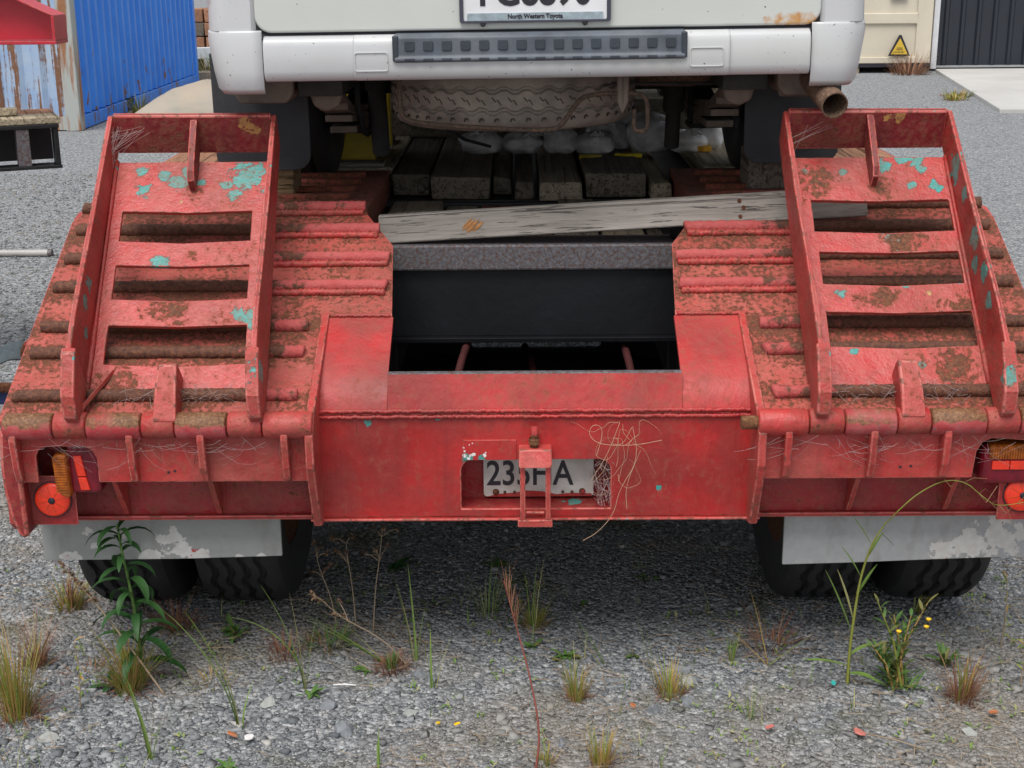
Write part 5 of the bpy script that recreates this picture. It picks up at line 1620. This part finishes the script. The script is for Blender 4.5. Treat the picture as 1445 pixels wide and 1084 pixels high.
def blades(label, x, y, specs, mat, name='blade_grass'):
    o = thing(name, label, 'grass', (x, y, 0), 'long grass blades in the gravel')
    mb = MB()
    for (a, le, L_, w, cu) in specs:
        blade(mb, (U(-.008, .008), U(-.008, .008), -.004), R(a), R(le), L_, w, cu, n=8)
    mb.build('blades', mat, o, smooth=True)
    return o
blades('tall bright green grass arching left in the left foreground', -.705, -.20, [(172, 80, .36, .008, .75), (168, 82, .33, .007, .55), (170, 84, .24, .007, .25), (60, 80, .12, .006, .6)], M['green'])
blades('green grass with blades arching left below the left mud flap', -.58, -.02, [(175, 84, .30, .008, 1.5), (165, 82, .30, .006, .5), (160, 86, .27, .006, .1), (20, 85, .2, .006, .2)], M['green'])
blades('short pale green blades at the bottom left', -.885, -.34, [(150, 82, .22, .009, .35), (160, 84, .20, .008, .3), (20, 84, .15, .006, .1), (40, 80, .1, .005, .3)], M['green'])
blades('upright green grass beside a grey rock in the centre left', -.255, -.012, [(90, 88, .17, .007, .1), (170, 84, .15, .006, .1), (20, 78, .15, .006, .2), (10, 82, .12, .006, .2), (200, 82, .1, .006, .4)], M['green'])
blades('thin upright green grass behind the upright rock grass', -.315, .13, [(120, 86, .27, .007, .15), (170, 84, .26, .006, .2), (150, 82, .22, .005, .2), (30, 84, .16, .005, .2)], M['green'])
blades('long green blades lying leftwards from the dry clump', -.39, .12, [(176, 38, .26, .008, .2), (178, 34, .24, .007, .1), (170, 52, .13, .006, .2), (176, 40, .2, .006, .2)], M['green'])
blades('slender green blades just left of the right straw tuft', .305, -.03, [(165, 80, .22, .006, .2), (160, 82, .19, .005, .2), (170, 78, .14, .005, .3)], M['green'])
blades('two thin green blades leaning left in the centre', .178, .10, [(172, 62, .15, .007, .1), (170, 66, .13, .005, .2), (165, 56, .11, .005, .1)], M['green'])
blades('single short green blade at the bottom edge left of centre', -.36, -.385, [(80, 86, .10, .008, .1), (100, 84, .07, .006, .2)], M['green'])
blades('thin dry blades on the gravel under the right flap', .60, .10, [(150, 40, .16, .004, .2), (120, 70, .2, .003, .2), (20, 30, .15, .003, .1)], M['straw'])

def stem_plant(name, label, cat, x, y, stem_pts, r0, mat_stem, leaves, mat_leaf, flowers=(), group=None):
    o = thing(name, label, cat, (x, y, 0), group)
    pts = [Vector(p_) for p_ in stem_pts]
    sp_ = soft(pts)
    MB().tube(sp_, [r0 * (1 - .6 * q / (len(sp_) - 1)) for q in range(len(sp_))], 6).build('stem', mat_stem, o, smooth=True)
    mb = MB()
    for (t, a, el, L_, w, dr, lob) in leaves:
        f_ = t * (len(pts) - 1)
        i_ = min(int(f_), len(pts) - 2)
        b = pts[i_].lerp(pts[i_ + 1], f_ - i_)
        leaf(mb, b, R(a), R(el), L_, w, dr, lob=lob)
    if leaves:
        mb.build('leaves', mat_leaf, o, smooth=True)
    for p_ in flowers:
        mb = MB()
        for q in range(9):
            leaf(mb, p_, 6.283 * q / 9, R(35), .012, .006, -.4, n=3)
        mb.build('flower', M['flower'], o)
    return o
lv = []
for q in range(34):
    t = .12 + .86 * q / 33
    lv.append((t, q * 137.5 + U(-20, 20), U(10, 50), U(.10, .15) * (1.1 - .45 * t), U(.018, .028) * (1.2 - .5 * t), U(1.2, 2.4), .22))
stem_plant('tall_weed', 'tall dark green leafy weed growing up past the left mud flap', 'weed', -.995, .02, [(0, 0, 0), (-.004, 0, .12), (-.012, .005, .24), (-.03, .01, .36), (-.035, .01, .43)], .006, M['leaf'], lv, M['dkgreen'])
stem_plant('dock_stalk', 'dry stalk with a brown seed spike leaning in front of the dark weed', 'weed', -.93, -.04, [(0, 0, 0), (-.08, .02, .12), (-.16, .03, .24), (-.235, .03, .34)], .0032, M['drystem'],
           [(t_, U(0, 360), U(0, 60), .014, .008, .5, 0) for t_ in np.linspace(.66, 1, 44)], M['brownhead'])
for (lab, x, y, dx, h) in (('leftmost dry flower stalk with small brown heads', -.54, .32, -.05, .20), ('dry flower stalk with brown heads, second of the group', -.49, .33, -.02, .24), ('dry branching flower stalk leaning left, third of the group', -.44, .30, .03, .27), ('long dry stem lying left out of the dry clump', -.33, .10, -.20, .16)):
    o = stem_plant('dry_flower_stalk', lab, 'weed', x, y, [(0, 0, 0), (dx * .3, .01, h * .45), (dx * .8, .015, h * .8), (dx, .02, h)], .0022, M['drystem'], [], M['brownhead'], group='dry flower stalks')
    mb, hd = MB(), MB()
    for q in range(6):
        a = U(0, 6.28)
        b0 = Vector((dx * .75, .014, h * .75)) if q < 3 else Vector((dx, .02, h))
        e = b0 + Vector((math.cos(a) * .045, math.sin(a) * .03, U(.0, .05)))
        mb.tube([b0, b0.lerp(e, .5) + Vector((0, 0, .006)), e], .0012, 4)
        for z in range(7):
            leaf(hd, e, z, R(U(-40, 70)), .012, .007, .6, n=3)
    mb.build('branches', M['drystem'], o, kind='stuff')
    hd.build('seed_heads', M['brownhead'], o, kind='stuff')
# red stemmed weed in the middle foreground
o = stem_plant('red_weed', 'tall dry red stemmed weed with feathery top in the middle foreground', 'weed', -.005, -.40, [(0, 0, 0), (.012, .03, .08), (-.01, .09, .19), (-.045, .15, .30), (-.07, .20, .38)], .0030, M['redstem'], [], M['redstem'])
mb = MB()
for q in range(34):
    b = Vector((-.045, .15, .30)).lerp(Vector((-.07, .20, .38)), U(-.3, 1))
    blade(mb, b, U(0, 6.28), U(1.1, 1.5), U(.04, .09), .0014, U(-.2, .3))
mb.build('feathery_top', M['brownred'], o)
# long stemmed weed by the right flap with a vine arching over it
lv = [(.10, 200, 25, .14, .016, .3, 0), (.16, 20, 30, .09, .014, .8, 0), (.06, 340, 10, .08, .02, .8, 0), (.28, 160, 68, .18, .014, .1, 0), (.35, 150, 72, .14, .013, .1, 0), (.5, 20, 60, .09, .010, .2, 0), (.6, 160, 60, .09, .010, .2, 0), (.7, 30, 55, .08, .009, .2, 0), (.78, 160, 60, .09, .009, .2, 0), (.9, 20, -40, .06, .006, .2, 0)]
stem_plant('willow_weed', 'long thin green weed rising across the right mud flap', 'weed', .785, -.005, [(0, 0, 0), (.0, .0, .10), (.005, -.005, .2), (.012, -.01, .30), (.03, -.03, .40), (.055, -.05, .46)], .0045, M['olive'], lv, M['green'])
lv = [(t_, U(0, 360), U(-40, 40), U(.025, .05), .004, .6, 0) for t_ in np.linspace(.3, 1, 14)]
vv_ = thing('creeping_vine', 'thin brown green vine arching over the lower right panel', 'vine', (.84, -.055, .458))
vp = [(0, 0, 0), (.02, -.035, .05), (.06, -.035, .09), (.12, -.032, .122), (.17, -.03, .115), (.205, -.03, .085), (.235, -.03, .06), (.26, -.02, .05), (.30, -.02, .055), (.34, -.02, .065), (.38, -.02, .055)]
vs_ = soft(vp)
MB().tube(vs_, [.0016 - .0009 * q / len(vs_) for q in range(len(vs_))], 5).build('stem', M['olive'], vv_, smooth=True)
mb = MB()
for t_, a, el, L_, w, dr, _ in lv:
    i_ = min(9, int(t_ * 10))
    mb.tube([vp[i_], Vector(vp[i_]) + Vector((.015, U(-.01, .01), U(-.02, .02))), Vector(vp[i_]) + Vector((U(.02, .05), U(-.01, .02), U(-.04, .03)))], .0008, 3)
mb.build('tendrils', M['brownred'], vv_, kind='stuff')
# yellow flowered bush
o = thing('flowering_weed', 'bushy green weed with yellow flowers in the right foreground', 'weed', (.91, -.02, 0))
sm, lm = MB(), MB()
fl = []
for q in range(9):
    a = U(0, 6.28) if q > 3 else (2.6, 2.3, .4, .9)[q]
    L_ = (.24, .19, .22, .19)[q] if q < 4 else U(.08, .14)
    b = Vector((U(-.02, .02), U(-.02, .02), 0))
    hx = (-.075, -.03, .075, .03)[q] if q < 4 else math.cos(a) * .06
    e = b + Vector((hx, math.sin(a) * .03, L_))
    m_ = b.lerp(e, .5) + Vector((-hx * .12, 0, .01))
    sm.tube([b, m_, e], [.003, .0025, .0012], 5)
    for z in range(16):
        t_ = .15 + .85 * z / 15
        p_ = b.lerp(m_, t_ * 2) if t_ < .5 else m_.lerp(e, t_ * 2 - 1)
        leaf(lm, p_, z * 2.4 + q, R(U(30, 60)), U(.03, .055) * (1.1 - .4 * t_), U(.007, .011), U(-.1, .6), n=4)
for z in range(36):
    leaf(lm, (U(-.03, .03), U(-.03, .03), .0), U(0, 6.28), R(U(20, 70)), U(.05, .08), .007, U(0, .7), n=4)
sm.build('stems', M['olive'], o)
lm.build('leaves', M['leaf'], o, smooth=True)
for p_ in ((.048, -.03, .175), (-.02, -.035, .165), (.055, -.02, .19)):
    mb = MB()
    for q in range(10):
        leaf(mb, p_, 6.283 * q / 10, R(40), .011, .006, -.5, n=3)
    mb.build('flower', M['flower'], o)
def rosette(label, x, y, n, L_, w, mat, el=(10, 50), name='leafy_rosette'):
    o = thing(name, label, 'weed', (x, y, 0), 'small leafy weeds')
    mb = MB()
    for q in range(n):
        leaf(mb, (U(-.012, .012), U(-.012, .012), .003), U(0, 6.28), R(U(*el)), L_ * U(.35, .85), w * U(.4, .8), U(.3, 1.1), lob=.12)
    mb.build('leaves', mat, o, smooth=True)
rosette('small leafy green weed behind the brown tuft on the right', 1.06, .09, 16, .075, .02, M['leaf'], (30, 75))
rosette('dark green leafy rosette right of the tall dark weed', -.815, .285, 18, .07, .024, M['leaf'], (20, 60))
rosette('dark green leaves sprouting deep under the trailer', -.12, .72, 9, .07, .022, M['leaf'])
rosette('tiny green rosette at the foot of the arching green grass', -.565, -.055, 9, .05, .016, M['leaf'])
rosette('flat green rosette left of the dry clump', -.445, .08, 8, .045, .018, M['leaf'], (5, 25))
rosette('small green rosette before the wispy central tuft', -.005, .20, 9, .04, .016, M['leaf'])
rosette('green leafy patch left of the two leaning blades', .075, .135, 13, .06, .018, M['leaf'])
rosette('little green sprout in the shade right of centre', .345, .62, 7, .05, .016, M['leaf'])
rosette('little green sprout in the middle of the shaded gravel', .13, .46, 7, .04, .014, M['leaf'])
rosette('pale green rosette at the bottom left edge', -.70, -.39, 12, .05, .016, M['leaf'])
rosette('small green sprout by the stones right of centre', .27, .14, 6, .035, .014, M['leaf'])
rosette('broad green leaves below the tall dark weed', -1.07, .0, 10, .085, .028, M['dkgreen'], (10, 40))
rosette('sprout of dark leaves under the right edge of the left tyre', -.42, .68, 5, .10, .03, M['dkgreen'], (20, 50))
for lab, x, y, h in (('thin pale seedling right of the outer right tyre', 1.235, .19, .2), ('thin pale seedling at the right edge', 1.215, -.02, .22), ('sparse dry seedling at the left among straw tufts', -1.12, -.11, .18)):
    stem_plant('thin_seedling', lab, 'weed', x, y, [(0, 0, 0), (.006, .004, h * .5), (.0, .006, h)], .0022, M['drystem'], [(t_, U(0, 360), U(10, 50), .03, .006, .5, 0) for t_ in np.linspace(.2, 1, 12)], M['olive'], group='thin seedlings')
# far weeds
tuft('dry grass clump growing against the cream container', 5.95, 18.95, 120, .5, .012, M['brownred'], spread=.25, lean=(.8, 1.5), group='far grass clumps')
tuft('small green weed in the gravel by the concrete slab', 5.62, 15.4, 60, .12, .02, M['olive'], spread=.2, group='far grass clumps')
tuft('small green weed nearer the corner of the concrete slab', 5.45, 14.9, 60, .12, .02, M['olive'], spread=.15, group='far grass clumps')
tuft('pale grass tuft at the foot of the blue container', -4.55, 13.9, 80, .35, .010, M['olive'], spread=.1, group='far grass clumps')
tuft('green weeds in front of the timber stack', -4.6, 19.7, 120, .5, .02, M['olive'], spread=.5, group='far grass clumps')
gc = MB()
for _ in range(700):
    x, y = U(-1.6, 1.6), U(-.5, .75)
    if mnoise.noise(Vector((x * 3, y * 3, 9))) < .05:
        continue
    for q in range(4):
        leaf(gc, (x + U(-.015, .015), y + U(-.015, .015), .004), U(0, 6.28), R(U(5, 60)), U(.008, .02), U(.003, .008), .5, n=2)
for _ in range(220):
    x, y = U(-1.6, 1.6), U(-.45, .6)
    if mnoise.noise(Vector((x * 2.1, y * 2.6, 5))) < -.05:
        continue
    for q in range(random.choice((1, 1, 2, 3))):
        blade(gc, (x + U(-.006, .006), y + U(-.006, .006), -.002), U(0, 6.28), U(1.0, 1.55), U(.025, .09), U(.0014, .003), U(.0, .9))
tag(gc.build('ground_cover', M['green'], kind='stuff'), 'tiny green seedlings and thin shoots dotted over the gravel', 'ground cover')

lt = MB()
for _ in range(1500):
    x, y = U(-1.6, 1.6), U(-.5, .9)
    if mnoise.noise(Vector((x * 2.5 + 3, y * 2.5, 2))) < U(-.25, .25):
        continue
    a, L_ = U(0, 6.28), U(.02, .09)
    p0 = Vector((x, y, U(.006, .014)))
    d = Vector((math.cos(a), math.sin(a), U(-.05, .12)))
    b = Vector((-d.y, d.x, 0)) * U(-.25, .25) * L_
    lt.tube([p0, p0 + d * L_ * .5 + b, p0 + d * L_], [.0011, .0010, .0004], 3, cap=False)
tag(lt.build('dry_litter', M['drystem'], kind='stuff'), 'dead straw and broken dry stems strewn over the gravel', 'litter')

# tangle of dry tan stems on the rear panel
tg_ = thing('dry_vine_tangle', 'tangle of dry tan stems caught on the rear panel by the plate', 'vine', (.20, -.02, .44))
mb = MB()
rs = random.Random(11)
for q in range(10):
    p_ = Vector((rs.uniform(-.03, .03), rs.uniform(-.03, 0), rs.uniform(.10, .28)))
    L_ = [p_]
    a = rs.uniform(0, 6.28)
    cu = rs.uniform(-.7, .7)
    for z in range(10):
        a += cu * .6 + rs.uniform(-.5, .5) + (rs.uniform(-1.4, 1.4) if rs.random() < .15 else 0)
        p_ = p_ + Vector((math.cos(a) * .012, rs.uniform(-.003, .003), math.sin(a) * .019))
        p_.y = min(.002, max(-.05, p_.y))
        L_.append(p_)
    mb.tube(soft(L_, 1), [.0006 * (1 - .7 * q_ / 22) for q_ in range(len(soft(L_, 1)))], 4)
for pts in ([(.10, -.02, .225), (.03, -.03, .215), (-.05, -.03, .218), (-.075, -.02, .24), (-.065, -.02, .265), (-.045, -.02, .262), (-.04, -.02, .24), (-.055, -.03, .19)], [(.03, -.02, .26), (.045, -.03, .18), (.0, -.02, .10), (-.01, -.02, .04), (-.05, -.02, -.01), (-.085, -.02, -.03)], [(.0, -.02, .27), (-.03, -.03, .19), (-.07, -.02, .12)], [(.05, -.02, .20), (.015, -.02, .11), (.02, -.02, .05)]):
    mb.tube(soft(pts), .0006, 5)
mb.build('stems', M['vine'], tg_)

# ------------------------------------------------------------------ rocks and litter
def rock(label, x, y, s, mat=None, seed=0):
    rs = random.Random(seed)
    bm = bmesh.new()
    s *= .8
    bmesh.ops.create_icosphere(bm, subdivisions=2 if seed % 3 else 1, radius=1)
    for v_ in bm.verts:
        n_ = mnoise.noise(v_.co * 1.1 + Vector((seed * 5.3, 0, 0)))
        v_.co = v_.co * (1 + .5 * n_)
        v_.co.x *= s * rs.uniform(.95, 1.05) * .62
        v_.co.y *= s * .45
        v_.co.z *= s * .36
        v_.co.z = max(v_.co.z, -s * .15)
    # knock flat facets into it
    for q in range(5):
        nv = Vector((rs.uniform(-1, 1), rs.uniform(-1, 1), rs.uniform(.1, 1))).normalized()
        h = s * .20
        for v_ in bm.verts:
            d = v_.co.dot(nv)
            if d > h:
                v_.co -= nv * (d - h)
    me = bpy.data.meshes.new('rock')
    bm.to_mesh(me)
    bm.free()
    me.materials.append(mat or M['stone'])
    o = bpy.data.objects.new('rock', me)
    COL.objects.link(o)
    o.location = (x, y, s * .12)
    o.rotation_euler = (0, 0, rs.uniform(0, 6))
    tag(o, label, 'rock', 'larger rocks in the gravel')
M['rockpale'] = simple('pale_rock', (.34, .35, .33), .85, .3, 30, .6, 60)
M['rockgrey'] = simple('blue_grey_rock', (.20, .213, .228), .85, .35, 30, .6, 60)
rock('round pale rock right of the tall arching grass', -.665, -.09, .055, M['rockpale'], 1)
rock('pale mossy rock near the bottom left corner', -1.16, -.25, .06, M['rockpale'], 2)
rock('flat blue grey rock behind the upright green grass', -.30, .055, .06, M['rockgrey'], 3)
rock('grey rock touching the upright green grass', -.265, .025, .06, M['rockgrey'], 4)
rock('angular rock in the left foreground', -.52, -.11, .06, M['rockgrey'], 5)
rock('pale angular rock in the centre foreground', -.31, -.145, .05, M['rockpale'], 6)
rock('flat grey rock, uppermost of the cluster right of centre', .375, .065, .065, M['rockgrey'], 7)
rock('grey rock left in the cluster right of centre', .325, .01, .055, M['rockgrey'], 8)
rock('pale rock right in the cluster right of centre', .39, .01, .055, M['rockpale'], 9)
rock('angular rock right of the right straw tuft', .37, -.10, .06, M['rockgrey'], 10)
rock('broad grey rock below the right straw tuft', .285, -.14, .065, M['rockgrey'], 11)
rock('grey rock at the foot of the red stemmed weed', .055, -.285, .05, M['rockgrey'], 12)
rock('dark rock left of the pale angular one', -.45, -.23, .07, M['rockgrey'], 13)
rock('angular grey rock in the lower right', .86, -.30, .065, M['rockgrey'], 14)
rock('pale grey rock at the bottom right', 1.02, -.24, .05, M['rockpale'], 15)
M['pinklit'] = simple('faded_pink_plastic', (.50, .17, .14), .5, .2, 30, .1)
M['orlit'] = simple('orange_chip', (.42, .15, .06), .6, .2, 30, .1)
def chip(label, x, y, s, mat, cat='litter', name='plastic_chip'):
    pts = [(s * math.cos(t_) * U(.6, 1.1), s * .6 * math.sin(t_) * U(.6, 1.1)) for t_ in np.linspace(0, 5.4, 7)]
    o = MB().plate(pts, XY, .0, .003).build(name, mat, None, bevel=.001, jitter=.0015)
    o.location = (x, y, .014)
    o.rotation_euler = (U(-.2, .2), U(-.2, .2), U(0, 6))
    tag(o, label, cat)
chip('largest pink plastic piece in the lower right gravel', .757, -.262, .020, M['pinklit'])
chip('small pink plastic chip left of the largest pink piece', .55, -.235, .014, M['pinklit'])
chip('small orange chip at the right side of the gravel', 1.10, -.17, .016, M['orlit'])
chip('orange chip in the middle foreground gravel', .235, -.13, .013, M['orlit'])
chip('orange chip in the left foreground stones', -.72, -.255, .016, M['orlit'])
chip('white stone chip right of the left orange chip', -.675, -.27, .018, M['whitemark'])
chip('teal paint flake left of the willow weed', .745, -.025, .012, simple('teal_flake', TEAL, .5, .1, 30, 0))
chip('yellow petal lying at the left edge under the trailer corner', -1.50, .98, .014, M['flower'])
chip('small yellow flower head on the gravel, left of two', -.235, -.21, .011, M['flower'])
chip('small yellow flower head on the gravel, right of two', -.19, -.215, .010, M['flower'])
chip('pale blue stone chip left of the trailer', -1.95, 2.55, .03, simple('pale_blue_chip', (.45, .5, .62), .5, .1, 30, 0))
sk = thing('white_stick', 'short white stick lying on the left foreground gravel', 'stick', (-.48, -.025, .012))
MB().tube([(-.028, .0, .004), (.0, .001, .005), (.03, -.002, .004)], [.002, .0028, .002], 6).build('twig', M['whitemark'], sk, smooth=True)
tw = thing('dry_twig', 'thin dry twig running right from the largest pink piece', 'twig', (.80, -.29, .012))
MB().tube([(-.03, .02, .004), (.03, -.01, .006), (.09, -.05, .004)], .0018, 5).build('twig', M['drystem'], tw, smooth=True)
